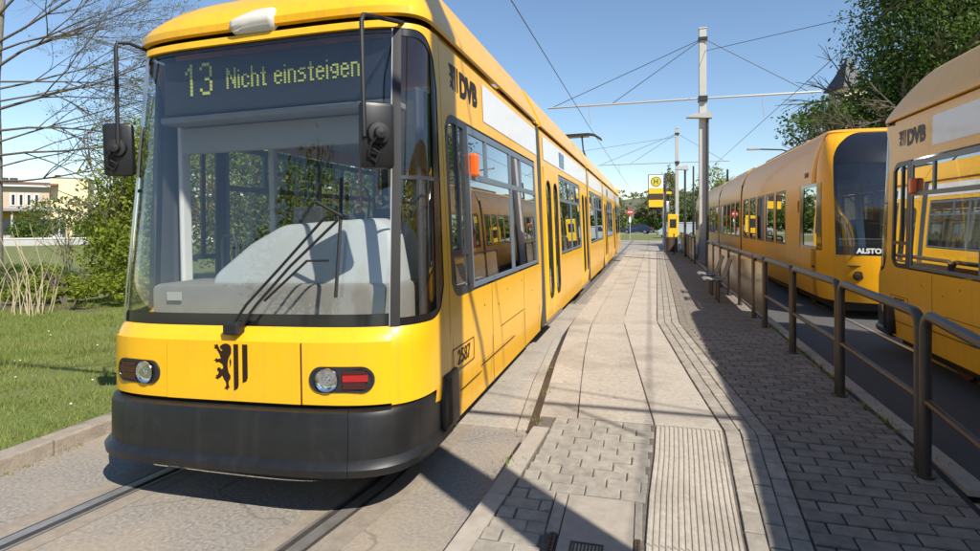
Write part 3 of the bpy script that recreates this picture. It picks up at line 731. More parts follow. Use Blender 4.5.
def body_band(sh, parent, M, sd, y0, y1, openings, m='yellow', zb=1.18, zt=2.50, ztop=2.985, zbot=.29):
    """yellow side with openings [(ya,yb,zb,zt)] cut out; a stack of plain panels between them"""
    yb_ = sorted({y0, y1}|{v for o_ in openings for v in o_[:2]}); zb_ = sorted({zbot, ztop}|{v for o_ in openings for v in o_[2:4]}|{r_[0] for r_ in sh.prof if zbot < r_[0] < ztop})
    ysl = []
    for a, b in zip(yb_, yb_[1:]): ysl += lin(a, b, max(1, int((b-a)/.7)))[:-1]
    ysl.append(y1); zsl = [z for k, z in enumerate(zb_) if k == 0 or z-zb_[k-1] > .004]
    if zsl[-1] != ztop: zsl[-1] = ztop
    mb = MB(); nz_ = len(zsl); mb.v = [sh.pt(('s', sd, y), z) for y in ysl for z in zsl]
    for i in range(len(ysl)-1):
        for j in range(nz_-1):
            ym_, zm_ = (ysl[i]+ysl[i+1])/2, (zsl[j]+zsl[j+1])/2
            if any(a < ym_ < b and lo < zm_ < hi for a, b, lo, hi in openings): continue
            mb.f.append((i*nz_+j, (i+1)*nz_+j, (i+1)*nz_+j+1, i*nz_+j+1))
    o = mb.build('side_panel', m, parent, smooth='all', recalc=False, M=M)
    bm = bmesh.new(); bm.from_mesh(o.data); bmesh.ops.delete(bm, geom=[v for v in bm.verts if not v.link_faces], context='VERTS'); bm.to_mesh(o.data); bm.free()
    return thick(o, .05, -1 if sd > 0 else 1)
ROOF_SIDE = [(3.035, 1.115), (3.05, 1.13), (3.10, 1.13), (3.30, 1.035), (3.50, .94), (3.56, .90), (3.588, .82), (3.595, 0)]
def straight_roof(parent, M, y0, y1, m='yellow', tab=ROOF_SIDE, ribs=True):
    mb = MB(); prof = [(x, z) for z, x in tab]+[(-x, z) for z, x in reversed(tab[:-1])]
    ysr = lin(y0, y1, max(2, int((y1-y0)/.8)))
    vs = [(x, y, z) for y in ysr for x, z in prof]; k = len(prof)
    fs = [(i*k+j, i*k+j+1, (i+1)*k+j+1, (i+1)*k+j) for i in range(len(ysr)-1) for j in range(k-1)]
    fs += [tuple(range(k-1, -1, -1)), tuple((len(ysr)-1)*k+j for j in range(k))]
    mb.add(vs, fs); return mb.build('roof', m, parent, smooth=True, M=M)
def gutter(sh, parent, M, sd, y0, y1, m='yellow'):
    return sh.grid(side(sd, [y0, y1]), 2.98, 3.04, 1, -.03).build('gutter', m, parent, recalc=False, M=M)
def inner(parent, M, y0, y1):
    MB().box(-1.0, 1.0, y0+.12, y1, .36, .40).build('floor', 'floor_grey', parent, M=M)
    MB().box(-1.06, 1.06, max(y0, 1.0), y1, 2.62, 2.70).build('ceiling', 'interior_grey', parent, M=M)
    MB().bbox(-.92, .92, y0+.1, y1-.1, .14, .34, .02).build('underframe', 'matt_black', parent, M=M)
def pseat(parent, M, x, y, d, cache={}):
    if 's' not in cache:
        mb = MB(); mb.bbox(-.22, .22, -.2, .2, .40, .47, .03); mb.bbox(-.22, .22, .16, .22, .47, 1.0, .025); mb.bbox(-.05, .05, -.05, .05, .0, .4, .01)
        cache['s'] = mb.mesh('passenger_seat', 'seat_blue')
    o = bpy.data.objects.new('passenger_seat', cache['s']); link(o, parent)
    o.matrix_local = (M or Matrix()) @ Matrix.Translation((x, y, .4)) @ Matrix.Rotation(0 if d > 0 else math.pi, 4, 'Z'); return o
def grab_pole(parent, M, x, y, m='lamp_orange'):
    MB().tube([(x, y, .4), (x, y, 2.62)], .017, 6).build('grab_pole', m, parent, smooth=True, M=M)

FONT = {'1': ['00100','01100','10100','00100','00100','00100','00100','00100','00100'],
 '3': ['01110','10001','00001','00001','00110','00001','00001','10001','01110'],
 'N': ['10001','11001','11001','10101','10101','10011','10011','10001','10001'],
 'i': ['0','1','0','1','1','1','1','1','1'], 'c': ['0000','0000','0000','0110','1001','1000','1000','1001','0110'],
 'h': ['1000','1000','1000','1110','1001','1001','1001','1001','1001'], 't': ['000','010','010','111','010','010','010','010','011'],
 'e': ['0000','0000','0000','0110','1001','1111','1000','1001','0110'], 'n': ['0000','0000','0000','1110','1001','1001','1001','1001','1001'],
 's': ['0000','0000','0000','0111','1000','0110','0001','0001','1110'], 'g': ['0000','0000','0000','0111','1001','1001','0111','0001','0110'], ' ': ['00']*9}
LION = [(190,100),(205,95),(222,98),(234,108),(238,125),(236,145),(228,158),(222,170),(218,185),(216,205),(218,225),(222,240),(232,255),(230,272),(222,280),(220,295),(222,305),(226,312),(218,318),(212,328),(206,320),(196,322),(204,310),(208,300),(205,285),(196,275),(190,262),(186,255),(180,262),(172,268),(164,270),(162,276),(154,272),(146,266),(156,262),(150,254),(160,254),(164,246),(168,238),(160,232),(158,222),(166,214),(178,220),(182,226),(190,220),(192,208),(186,198),(176,192),(166,188),(154,192),(150,184),(140,180),(150,176),(152,168),(160,174),(172,172),(180,170),(176,160),(172,148),(164,136),(158,126),(152,122),(142,120),(148,112),(144,102),(154,104),(158,98),(164,106),(168,116),(176,128),(184,134),(190,128),(180,122),(174,112),(182,104)]
LION_TAIL = [(231,168),(237,185),(233,205),(226,216),(229,200),(227,184)]
BARS = [[(250,98),(276,98),(276,300),(270,318),(250,328)], [(298,98),(326,98),(326,262),(318,280),(298,288)]]
def emblem(parent, f, name='city_emblem', m='emblem_black'):
    mb = MB()
    for l in [LION, LION_TAIL]+BARS: mb.plate([[((x-233)/233, (212-y)/233) for x, y in l]], lambda u, v, t: f(u, v, t), 0.0, 1.0)
    return mb.build(name, m, parent)

def module_A(T, M, full=True, y_m='yellow'):
    sh = Shell(PROF, .84, 4.4)
    thp = sh.th_x(.985, 1.8)                     # A pillar
    the = sh.th_y(.75, 1.8)                      # rear end of the corner pane
    th0 = 0.0
    Y1, Y2 = .90, 4.42                           # side glazing
    # ---- yellow skin
    for sd in (1, -1):
        # corner: from the pillar round to the side
        N = 26; ths = lin(thp, the, N); cols_ = [('n', t if sd > 0 else math.pi-t) for t in ths]
        lo = []; hi = []
        for t in ths:
            y = sh.pt(('n', t), 1.8)[1]; dy = .75-y; rb, rt = .20, .34
            lo.append(1.095+(rb-math.sqrt(max(0, rb*rb-max(0, rb-dy)**2)) if dy < rb else 0)); hi.append(2.965-(rt-math.sqrt(max(0, rt*rt-max(0, rt-dy)**2)) if dy < rt else 0))
        mb = MB(); sh.grid(cols_, 1.095, [l+.0005 for l in lo], 2, 0, mb); sh.grid(cols_, [h-.0005 for h in hi], 3.0, 3, 0, mb)
        # pillar between corner pane and side glazing (part nose, part side)
        cp = [('n', t if sd > 0 else math.pi-t) for t in lin(the, 0, 10)]
        sh.grid(cp, .645, 3.0, 14, 0, mb)
        cols2 = [('n', t if sd > 0 else math.pi-t) for t in lin(thp, the, N)]
        sh.grid(cols2, .645, 1.095, 8, 0, mb)
        o = mb.build('corner_panel', y_m, T, smooth='all', recalc=False, M=M)
        bm = bmesh.new(); bm.from_mesh(o.data); bmesh.ops.remove_doubles(bm, verts=bm.verts[:], dist=.0008); bmesh.ops.recalc_face_normals(bm, faces=bm.faces[:]); bm.to_mesh(o.data); bm.free()
        o.data.set_sharp_from_angle(angle=R(50))
        sh.grid([('n', (the+d_) if sd > 0 else math.pi-the-d_) for d_ in (.03, .015)]+cp+[('s', sd, .84), ('s', sd, .90)], 1.1, 2.92, 6, -.035).build('pillar_lining', 'interior_dark', T, smooth='all', recalc=False, M=M)
        sh.grid(side(sd, [.92, 2.0, 3.2, A_LEN-.03]), .42, 1.17, 3, -.04).build('wall_lining', 'interior_grey', T, recalc=False, M=M)
        # corner pane with its dark printed edge
        g = sh.grid(cols_, lo, hi, 6, -.010).build('corner_pane', 'glass_front', T, smooth='all', recalc=False, M=M)
        fr = MB()
        sh.grid(cols_, lo, [l+.05 for l in lo], 1, -.004, fr); sh.grid(cols_, [h-.05 for h in hi], hi, 1, -.004, fr)
        e_ = cols_[-4:]; sh.grid(e_, lo[-4:], hi[-4:], 4, -.004, fr)
        fr.build('printed_edge', 'black_paint', g, recalc=False)
        sh.grid(cols_, 2.0-.012, 2.0+.012, 1, -.003).build('glazing_bar', 'frame_dark', g, recalc=False)
        # A pillar
        a = thp+.05; b = thp-.07
        pl = sh.grid([('n', t if sd > 0 else math.pi-t) for t in lin(a, b, 4)], 1.095, 2.965, 8, .004).build('windscreen_pillar', 'matt_black' if sd > 0 else 'frame_silver', T, smooth='all', recalc=False, M=M)
        c = thp+.05
        sh.grid([('n', t if sd > 0 else math.pi-t) for t in lin(c+.012, c, 1)], 1.095, 2.965, 8, .006).build('pillar_trim', 'frame_silver', pl, recalc=False)
        # side body: rounded front corner of the glazing
        ysr = [Y1+.17*(1-math.cos(R(90*i/8))) for i in range(9)]; r = .17
        cl = side(sd, ysr); lo2 = []; hi2 = []
        for y in ysr:
            dy = y-Y1; q = r-math.sqrt(max(0, r*r-(r-dy)**2)); lo2.append(1.18+q); hi2.append(2.50-q)
        fm2 = MB(); nf = [c_ for c_ in cl]
        # nose-side gap between end of nose (y=.95) and glazing start: handle by window columns on the nose
        def ncol(y):
            if y >= .84: return ('s', sd, y)
            t = sh.th_y(y, 1.8); return ('n', t if sd > 0 else math.pi-t)
        mb = MB(); cl = [ncol(y) for y in ysr]
        sh.grid(cl, .29, lo2, 6, .0015, mb); sh.grid(cl, hi2, 2.985, 4, .0015, mb)
        cl3 = [ncol(y) for y in lin(Y1+.17, Y2, 10)]
        sh.grid(cl3, .29, 1.18, 6, .0015, mb); sh.grid(cl3, 2.50, 2.985, 4, .0015, mb)
        sh.grid([ncol(y) for y in lin(Y2, A_LEN, 2)], .29, 2.985, 8, .0015, mb)
        sh.grid([ncol(y) for y in (.84, Y1)], .29, 2.985, 8, .0015, mb); sh.grid([ncol(y) for y in lin(.62, .84, 4)], .29, .66, 2, .0015, mb)
        o = mb.build('side_panel', y_m, T, smooth='all', recalc=False, M=M)
        bm = bmesh.new(); bm.from_mesh(o.data); bmesh.ops.remove_doubles(bm, verts=bm.verts[:], dist=.0008); bmesh.ops.recalc_face_normals(bm, faces=bm.faces[:]); bm.to_mesh(o.data); bm.free()
        # cab side window: dark frame with rounded front
        fr = MB(); sh.grid(cl, lo2, [l+.055 for l in lo2], 1, .004, fr); sh.grid(cl, [h-.06 for h in hi2], hi2, 1, .004, fr)
        sh.grid([ncol(Y1), ncol(Y1+.05)], 1.18+.10, 2.50-.10, 4, .004, fr)
        yb = 1.43
        sh.grid([ncol(Y1+.17), ncol(yb)], 1.18, 1.235, 1, .004, fr); sh.grid([ncol(Y1+.17), ncol(yb)], 2.44, 2.50, 1, .004, fr); sh.grid([ncol(yb-.11), ncol(yb)], 1.235, 2.44, 4, .004, fr)
        sh.grid([ncol(Y1+.05), ncol(yb-.06)], 1.47, 1.51, 1, .004, fr); sh.grid([ncol(1.15), ncol(1.19)], 1.51, 2.44, 2, .0055, fr)
        cw = thick(fr.build('cab_window', 'frame_dark', T, recalc=False, M=M), .02, -1 if sd > 0 else 1)
        sh.grid([ncol(y) for y in lin(Y1+.01, yb-.01, 5)], 1.25, 2.45, 2, -.012).build('pane', GLASS[0], cw, recalc=False)
        side_window(sh, T, M, sd, yb+.004, 2.97, True); side_window(sh, T, M, sd, 2.975, Y2-.004, True)
        gutter(sh, T, M, sd, .84, A_LEN, y_m)
        # white advertising band
        sh.grid(side(sd, lin(1.95, A_LEN-.01, 4)), 2.60, 2.93, 2, .006).build('white_band', 'white_paint', T, recalc=False, M=M)
    # ---- front panels
    ths = sh.th_x(.47, .9)
    for a, b, nm in ((math.pi-ths+.0, ths, 'front_flap'), (ths-.006, thp, 'lamp_panel'), (math.pi-thp, math.pi-ths+.006, 'lamp_panel')):
        o = sh.grid(nose(a, b, 24), 0.66, 1.022, 5, 0.004 if nm == 'front_flap' else 0).build(nm, y_m, T, smooth='all', recalc=False, M=M)
        thick(o, .03, 0)
    a, b = math.pi-thp, thp
    o = sh.grid(nose(a, b, 40), 1.02, 1.10, 4, 0).build('windscreen_ledge', y_m, T, smooth='all', recalc=False, M=M)
    sh.grid(nose(a, b, 40), .60, .70, 1, -.03).build('shadow_gap', 'matt_black', T, recalc=False, M=M)
    sh.grid([('n', t) for t in (ths-.0003, ths-.0058)], .662, 1.02, 1, .016).build('seam', 'matt_black', T, recalc=False, M=M)
    # ---- windscreen
    ws = sh.grid(nose(math.pi-thp+.0, thp, 44), 1.10, 2.965, 10, -.012).build('windscreen', 'glass_front', T, smooth='all', recalc=False, M=M)
    mb = MB(); cc = nose(math.pi-thp, thp, 44)
    sh.grid(cc, 1.10, 1.175, 1, -.006).build('printed_edge', 'black_paint', ws, smooth='all', recalc=False); sh.grid(cc, 2.935, 2.965, 1, -.006).build('printed_edge', 'black_paint', ws, smooth='all', recalc=False)
    o = sh.grid(cc, 2.965, 3.01, 2, .0).build('brow_panel', y_m, T, smooth='all', recalc=False, M=M); thick(o, .03, 0)
    sh.grid(nose(math.pi, 0, 60), 2.995, 3.09, 1, -.05).build('roof_gap', 'matt_black', T, recalc=False, M=M)
    # ---- roof
    lv = [(3.045, 1.115, .41), (3.055, 1.135, .38), (3.10, 1.13, .375), (3.17, 1.097, .42), (3.25, 1.059, .50), (3.33, 1.021, .60), (3.41, .983, .74), (3.50, .94, .95), (3.56, .90, 1.15), (3.588, .82, 1.4), (3.595, .05, 1.9)]
    cols_r = side(-1, [A_LEN, 3.4, 2.4])+nose(math.pi, 0, 60)+side(1, [2.4, 3.4, A_LEN])
    # nose end must reach the straight sides: widen ye per level
    mb = MB(); m_ = len(lv); vs = []
    for c in cols_r:
        for z, W, y0 in lv:
            if c[0] == 'n':
                e = 2/4.4; co, si = math.cos(c[1]), math.sin(c[1]); yb2 = max(.86, y0+.5)
                vs.append((W*math.copysign(abs(co)**e, co), y0+(yb2-y0)*(1-abs(si)**e), z))
            else: vs.append((c[1]*W, c[2], z))
    for i in range(len(cols_r)-1):
        for j in range(m_-1): mb.f.append((i*m_+j, (i+1)*m_+j, (i+1)*m_+j+1, i*m_+j+1))
    mb.v = vs; mb.build('roof', y_m, T, smooth=True, M=M)
    MB().add([(-.06, 1.9, 3.594), (.06, 1.9, 3.594), (.06, A_LEN, 3.594), (-.06, A_LEN, 3.594)], [(0, 1, 2, 3)]).build('roof_strip', y_m, T, M=M)
    # white moulded lamp cover on the brow
    def roof_pt(x, z, o=.012):
        W, y0 = lerp_tab(lv if False else [(a_[0], a_[1], a_[2]) for a_ in lv], z); e = 2/4.4
        c = (abs(x)/W)**(1/e); s_ = math.sqrt(max(0, 1-c*c)); yb2 = max(.86, y0+.5)
        return (x, y0+(yb2-y0)*(1-s_**e)-o, z+o*.4)
    mb = MB(); nx_, nz_ = 16, 10; x0, x1 = -.20, .15
    for i in range(nx_+1):
        for j in range(nz_+1):
            s_ = i/nx_; x = x0+(x1-x0)*s_
            zl = 3.015+.03*max(0, 1-min(s_, 1-s_)/.08); zh = 3.09+.10*math.sin(min(1, s_/.72)*math.pi/2) - (.05*((s_-.86)/.14)**2 if s_ > .86 else 0)
            z = zl+(zh-zl)*j/nz_; p = roof_pt(x, max(3.05, z), .016)
            mb.v.append((p[0], p[1]-(.01 if 0 < i < nx_ and 0 < j < nz_ else -.03), z))
    for i in range(nx_):
        for j in range(nz_): mb.f.append((i*(nz_+1)+j, (i+1)*(nz_+1)+j, (i+1)*(nz_+1)+j+1, i*(nz_+1)+j+1))
    mb.build('lamp_cover', 'cover_grey', T, smooth='all', recalc=False, M=M)
    # ---- bumper
    bp = [(.30, .95, .22), (.262, 1.08, .05), (.268, 1.13, -.02), (.285, 1.155, -.05), (.325, 1.16, -.055), (.345, 1.15, -.04), (.365, 1.135, -.012), (.60, 1.14, .0), (.628, 1.13, .012), (.64, 1.10, .06)]
    bsh = Shell(PROF, .84, 4.4)
    tb = sh.th_x(.79, .5)
    for (a, b) in ((math.pi-tb-.004, tb+.004), (tb, .0), (math.pi, math.pi-tb)):
        o = bsh.levels(nose(a, b, 30), bp).build('bumper', 'bumper_grey', T, smooth=True, recalc=False, M=M); thick(o, .05, -1)
    mb = MB()
    for s_ in (1, -1): mb.bbox(s_*1.165-.012, s_*1.165+.012, .72, .98, .34, .70, .03)
    mb2 = MB()
    for s_ in (1, -1):
        b_ = MB().bbox(min(s_*1.10, s_*1.172), max(s_*1.10, s_*1.172), .66, .97, .32, .70, .03); b_.build('bumper_end', 'bumper_grey', T, smooth=True, M=M)
        for k in range(4): MB().bbox(s_*1.17-.006, s_*1.17+.006, .705+k*.022, .715+k*.022, .36, .66, .003).build('bumper_rib', 'bumper_grey', T, M=M)
    for s_ in (1, -1):
        x_ = s_*.70; p = bsh.pt(('n', sh.th_x(x_, .5)), .5, .002, (1.137, -.004)); MB().disc((p[0], p[1]-.004, .47), (0, 1, 0), .012, .02, 10).build('bolt', 'matt_black', T, M=M)
    # ---- headlights
    for s_ in (1, -1):
        def f(u, v, t):
            th = sh.th_x(min(u, 1.0), .85); th = th if s_ > 0 else math.pi-th; return sh.pt(('n', th), v, t)
        out = rrect(.525, .905, .735, .885, .072, 8)
        g = MB().plate([out, rrect(.54, .89, .75, .87, .058, 8)], f, .0, .024).build('headlight', 'lamp_dark', T, M=M)
        hc = lin(.528, .902, 18); hm_ = MB()
        for u in hc:
            e_ = max(0, .60-u, u-.83); hh = math.sqrt(max(.0001, .072**2-e_**2)); hm_.v += [f(u, .81-hh, .0175), f(u, .81+hh, .0175)]
        hm_.f = [(2*k, 2*k+2, 2*k+3, 2*k+1) for k in range(18)]; hm_.build('housing', 'lamp_dark', g, recalc=False)
        p = Vector(f(.635, .81, .022)); q = Vector(f(.70, .81, .02))-Vector(f(.59, .81, .02)); nrm = Vector((q.y, -q.x, 0)).normalized()
        if nrm.y > 0: nrm = -nrm
        Mx = Matrix.Translation(p) @ nrm.to_track_quat('Z', 'Y').to_matrix().to_4x4()
        MB().lathe([(.070, .002), (.068, .014), (.063, .010), (.045, .004), (.02, .003), (.014, .008), (0, .010)], 24, Mx).build('reflector', 'chrome', g, smooth=True)
        MB().lathe([(.069, .013), (.05, .022), (.0, .026)], 24, Mx).build('lens', 'glass_lamp', g, smooth='all')
        MB().plate([rrect(.725, .868, .80, .838, .004, 2)], f, .022, .029).build('tail_lamp', 'lamp_red' if s_ > 0 else 'lamp_darkred', g)  # left red darkened in colour, standing in for its turn from the light
        MB().plate([rrect(.725, .855, .756, .797, .004, 2)], f, .022, .026).build('tail_lamp', 'lamp_darkred', g)
        MB().plate([rrect(.725, .855, .841, .864, .004, 2)], f, .022, .026).build('indicator_lens', 'lamp_darkred', g)
    # ---- emblem on the front flap
    def fe(u, v, t):
        x = u*.295; th = sh.th_x(x if abs(x) > 1e-4 else 1e-4, .85); p = sh.pt(('n', th), .865+v*.285, .0195+t*.0015); return p
    emblem(T, fe).matrix_local = M or Matrix()
    # ---- side marker lamp
    MB().bbox(1.12, 1.19, 1.49, 1.58, 2.08, 2.27, .02).build('marker_lamp', 'lamp_orange', T, M=M)
    MB().bbox(1.155, 1.17, .80, .84, .62, .66, .006).build('side_reflector', 'lamp_orange', T, M=M)
    # ---- lettering on the side
    if True:
        me = text_mesh('DVB', .265, 'emblem_black', .015); o = bpy.data.objects.new('operator_lettering', me); link(o, T)
        me.transform(Matrix.Scale(.95, 4)); o.matrix_local = (M or Matrix()) @ Matrix.Translation((1.1225, 1.53, 2.765)) @ Matrix.Rotation(R(90), 4, 'Z') @ Matrix.Rotation(R(90), 4, 'X')
        emblem(T, lambda u, v, t: (1.1185+t*.004, 1.15+u*.26, 2.765+v*.24), 'operator_emblem').matrix_local = M or Matrix()
        me = text_mesh('2587', .15, 'emblem_black', .001); o = bpy.data.objects.new('fleet_number', me); link(o, T)
        o.matrix_local = (M or Matrix()) @ Matrix.Translation((1.1535, 1.14, .74)) @ Matrix.Rotation(R(90), 4, 'Z') @ Matrix.Rotation(R(90), 4, 'X')
        MB().plate([rrect(-.26, .26, -.085, .085, .006, 2), rrect(-.253, .253, -.078, .078, .006, 2)], lambda u, v, t: (1.153+t, 1.14+u, .74+v), 0, .002).build('number_frame', 'emblem_black', T, M=M)
        mb = MB(); mb.box(1.1495, 1.1535, 1.62, 2.9, .545, .553); mb.box(1.1495, 1.1535, 2.3, 3.4, .745, .752); mb.box(1.1495, 1.1535, 1.03, 1.6, .50, .506); mb.build('skirt_seam', 'emblem_black', T, M=M)
    for sy, sz in ((2.6, 1.06), (2.25, .96), (3.3, 1.08), (3.9, .90), (1.75, 1.02)):
        MB().disc((1.1505, sy, sz), (1, 0, 0), .008, .004, 8).build('fastener', 'emblem_black', T, M=M)
    MB().box(1.1495, 1.1533, 2.0, 2.004, .31, 1.17).build('panel_seam', 'frame_dark', T, M=M); MB().box(1.1495, 1.1533, 3.42, 3.424, .31, 1.17).build('panel_seam', 'frame_dark', T, M=M)
    # ---- mirrors
    for s_, px, py, pz, arm in () if not full else ((-1, -1.155, .36, 2.31, [(-.98, .62, 3.01), (-1.09, .43, 3.07), (-1.13, .37, 3.06), (-1.135, .36, 3.02), (-1.135, .36, 2.32)]),
                                (1, 1.04, .03, 2.22, [(1.0, .50, 3.0), (.975, .08, 2.905), (.965, .02, 2.89), (.962, .0, 2.85), (.962, .0, 2.2)])):
        g = MB().tube(arm, .014, 8).build('mirror_arm', 'matt_black', T, smooth=True, M=M)
        Mm = Matrix.Translation((px, py, pz)) @ Matrix.Rotation(R(28 if s_ < 0 else 40), 4, 'Z') @ Matrix.Rotation(R(3), 4, 'X')
        h = MB().bbox(-.10, .10, .03, .10, -.20, .18, .028, Mm).build('mirror_housing', 'bumper_grey', g, smooth=True)
        MB().bbox(-.085, .085, .099, .104, -.18, .16, .002, Mm).build('mirror_glass', 'chrome', g)
        MB().lathe([(.07, -.015), (.06, .03), (.035, .035), (.03, .07), (0, .075)], 18, Mm @ Matrix.Translation((0, .03, .0)) @ Matrix.Rotation(R(90), 4, 'X')).build('mirror_joint', 'matt_black', g, smooth=True)
        MB().tube([Mm @ Vector(p) for p in ((.0, -.03, 0), (-.05, -.01, -.06), (-.06, .015, -.13), (-.02, .02, -.16), (.0, .01, -.11), (-.04, .0, -.09))], .008, 6).build('cable', 'matt_black', g, smooth=True)
    # ---- wiper: twin arms from the foot of the windscreen and an upright blade
    def wp(x, z, o): th = sh.th_x(x if abs(x) > 1e-4 else 1e-4, z); return sh.pt(('n', th), z, o)
    g = MB().tube([wp(.03, 1.08, .05), wp(.15, 1.24, .055), wp(.36, 1.47, .06), wp(.64, 1.74, .05)], .009, 6).build('wiper', 'matt_black', T, smooth=True, M=M)
    MB().tube([wp(-.02, 1.10, .05), wp(.08, 1.24, .05), wp(.30, 1.47, .055), wp(.56, 1.76, .05), wp(.66, 1.78, .05)], .009, 6).build('wiper_arm', 'matt_black', g, smooth=True)
    MB().tube([wp(.65, 2.0, .03), wp(.66, 1.74, .042), wp(.655, 1.28, .03)], .011, 6).build('wiper_blade', 'matt_black', g, smooth=True)
    MB().tube([wp(.50, 1.86, .05), wp(.62, 1.79, .055), wp(.70, 1.75, .05)], .012, 6).build('blade_clip', 'matt_black', g, smooth=True)
    MB().bbox(-.045, .06, .05, .13, 1.06, 1.135, .012).build('wiper_pivot', 'matt_black', g)
    mb = MB(); mb.tube([wp(.19, 1.26, .03), wp(.46, 1.50, .035), wp(.60, 1.50, .03)], .008, 6); mb.build('washer_hose', 'matt_black', g)
    # ---- interior
    inner(T, M, .5, A_LEN)
    if full:
        MB().bbox(-.96, .96, .44, .95, .4, 1.33, .04).build('dashboard', 'dash_grey', T, M=M, smooth=True)
        mb = MB(); ny_ = 10                       # light grey instrument hood with a sloping left flank
        hood = [(-.52, 1.30), (-.49, 1.40), (-.26, 1.60), (-.02, 1.73), (.70, 1.76), (.84, 1.66), (.93, 1.30)]
        mb.plate([hood], lambda u, v, t: (u, t+.35*(v-1.34), v), .50, .95)
        o = mb.build('instrument_hood', 'dash_white', T, M=M); bm = bmesh.new(); bm.from_mesh(o.data)
        bmesh.ops.dissolve_limit(bm, angle_limit=R(1), verts=bm.verts[:], edges=bm.edges[:])
        bmesh.ops.bevel(bm, geom=bm.edges[:], offset=.05, segments=4, affect='EDGES', profile=.5, clamp_overlap=True); bm.to_mesh(o.data); bm.free()
        o.data.polygons.foreach_set('use_smooth', [True]*len(o.data.polygons))
        MB().bbox(-.90, .90, .32, .52, 1.0, 1.125, .02).build('sill_tray', 'dash_grey', T, M=M)
        MB().box(-.80, -.68, .418, .424, 1.22, 1.28).build('plaque', 'plaque', T, M=M)
        MB().tube([(-.50, .62, 1.33), (-.50, .62, 1.62), (-.48, .62, 1.66), (-.40, .62, 1.66), (-.38, .62, 1.62), (-.38, .62, 1.33)], .012, 6).build('grab_handle', 'matt_black', T, M=M, smooth=True)
        MB().bbox(-.02, .22, .78, .84, 1.70, 1.86, .01).build('console_screen', 'interior_dark', T, M=M)
        MB().bbox(.36, .56, .76, .86, 1.72, 1.80, .01).build('radio_unit', 'interior_dark', T, M=M)
        MB().tube([(.62, .70, 1.74), (.66, .66, 1.90), (.63, .64, 1.98)], .008, 6).build('microphone', 'matt_black', T, M=M)
        MB().tube([(-.42, .64, 1.33), (-.42, .64, 1.58)], .010, 6).build('control_lever', 'matt_black', T, M=M)
        mb = MB(); mb.bbox(.05, .58, 1.25, 1.72, .82, .94, .05); mb.build('driver_seat', 'seat_blue', T, M=M, smooth=True)
        mb = MB(); mb.bbox(.07, .56, 1.62, 1.76, .94, 1.62, .06); mb.bbox(.18, .45, 1.64, 1.74, 1.63, 1.86, .05); mb.build('seat_back', 'seat_blue', T, M=M, smooth=True)
        MB().bbox(.22, .4, 1.4, 1.58, .4, .82, .02).build('seat_pedestal', 'matt_black', T, M=M)
        for x_ in (-.98, .26, .97): MB().bbox(x_-.03, x_+.03, 1.9, 1.96, .4, 2.62, .01).build('partition_post', 'interior_grey', T, M=M)
        MB().bbox(-.2, 1.0, 1.905, 1.955, .4, 1.2, .01).build('partition_panel', 'interior_dark', T, M=M)
        MB().box(-.2, .99, 1.925, 1.931, 1.21, 2.6).build('partition_pane', 'glass_lamp', T, M=M)
        for s_ in (1, -1):
            MB().bbox(s_*1.02-.02, s_*1.02+.02, .64 if s_ > 0 else .80, .90, .4, 2.62, .015).build('door_post', 'interior_dark' if s_ > 0 else 'interior_grey', T, M=M)
        # destination display
        g = MB().bbox(-.88, .90, .52, .68, 2.54, 2.93, .012).build('destination_display', 'display', T, M=M)
        MB().bbox(-.90, .92, .50, .72, 2.48, 2.525, .01).build('display_shelf', 'dash_grey', g)
        MB().bbox(-.86, .86, .66, .72, 2.28, 2.47, .006).build('sun_blind', 'visor', T, M=M)
        led = MB(); px_ = .0168
        def glyphs(s, x, z, k, kx=None):
            kx = kx or k
            for ch in s:
                gl = FONT[ch]
                for r_, row in enumerate(gl):
                    for c_, b_ in enumerate(row):
                        if b_ == '1': led.box(x+c_*kx+.002, x+(c_+1)*kx-.002, .513, .519, z-(r_+1)*k+.002, z-r_*k-.002)
                x += (len(gl[0])+1)*kx
            return x
        glyphs('13', -.69, 2.895, .0255, .0205); glyphs('Nicht einsteigen', -.345, 2.84, .0165, .0153)
        led.build('lettering', 'led', g, recalc=False)
        for x_, y_ in ((-.55, 2.35), (.55, 2.35), (.55, 3.1), (-.55, 3.1), (.55, 3.85), (-.55, 3.85)): pseat(T, M, x_+(.2 if x_ > 0 else -.2), y_, 1)
        grab_pole(T, M, .45, 2.7); grab_pole(T, M, -.45, 2.7); grab_pole(T, M, .45, 3.9)
    # wheels of the bogie
    for y_ in (1.9, 3.5):
        for s_ in (1, -1):
            w = MB().disc((s_*.70, y_, .31), (s_, 0, 0), .30, .10, 24).build('wheel', 'rust', T, M=M); MB().disc((s_*.80, y_, .31), (s_, 0, 0), .12, .03, 16).build('hub', 'rubber', w)

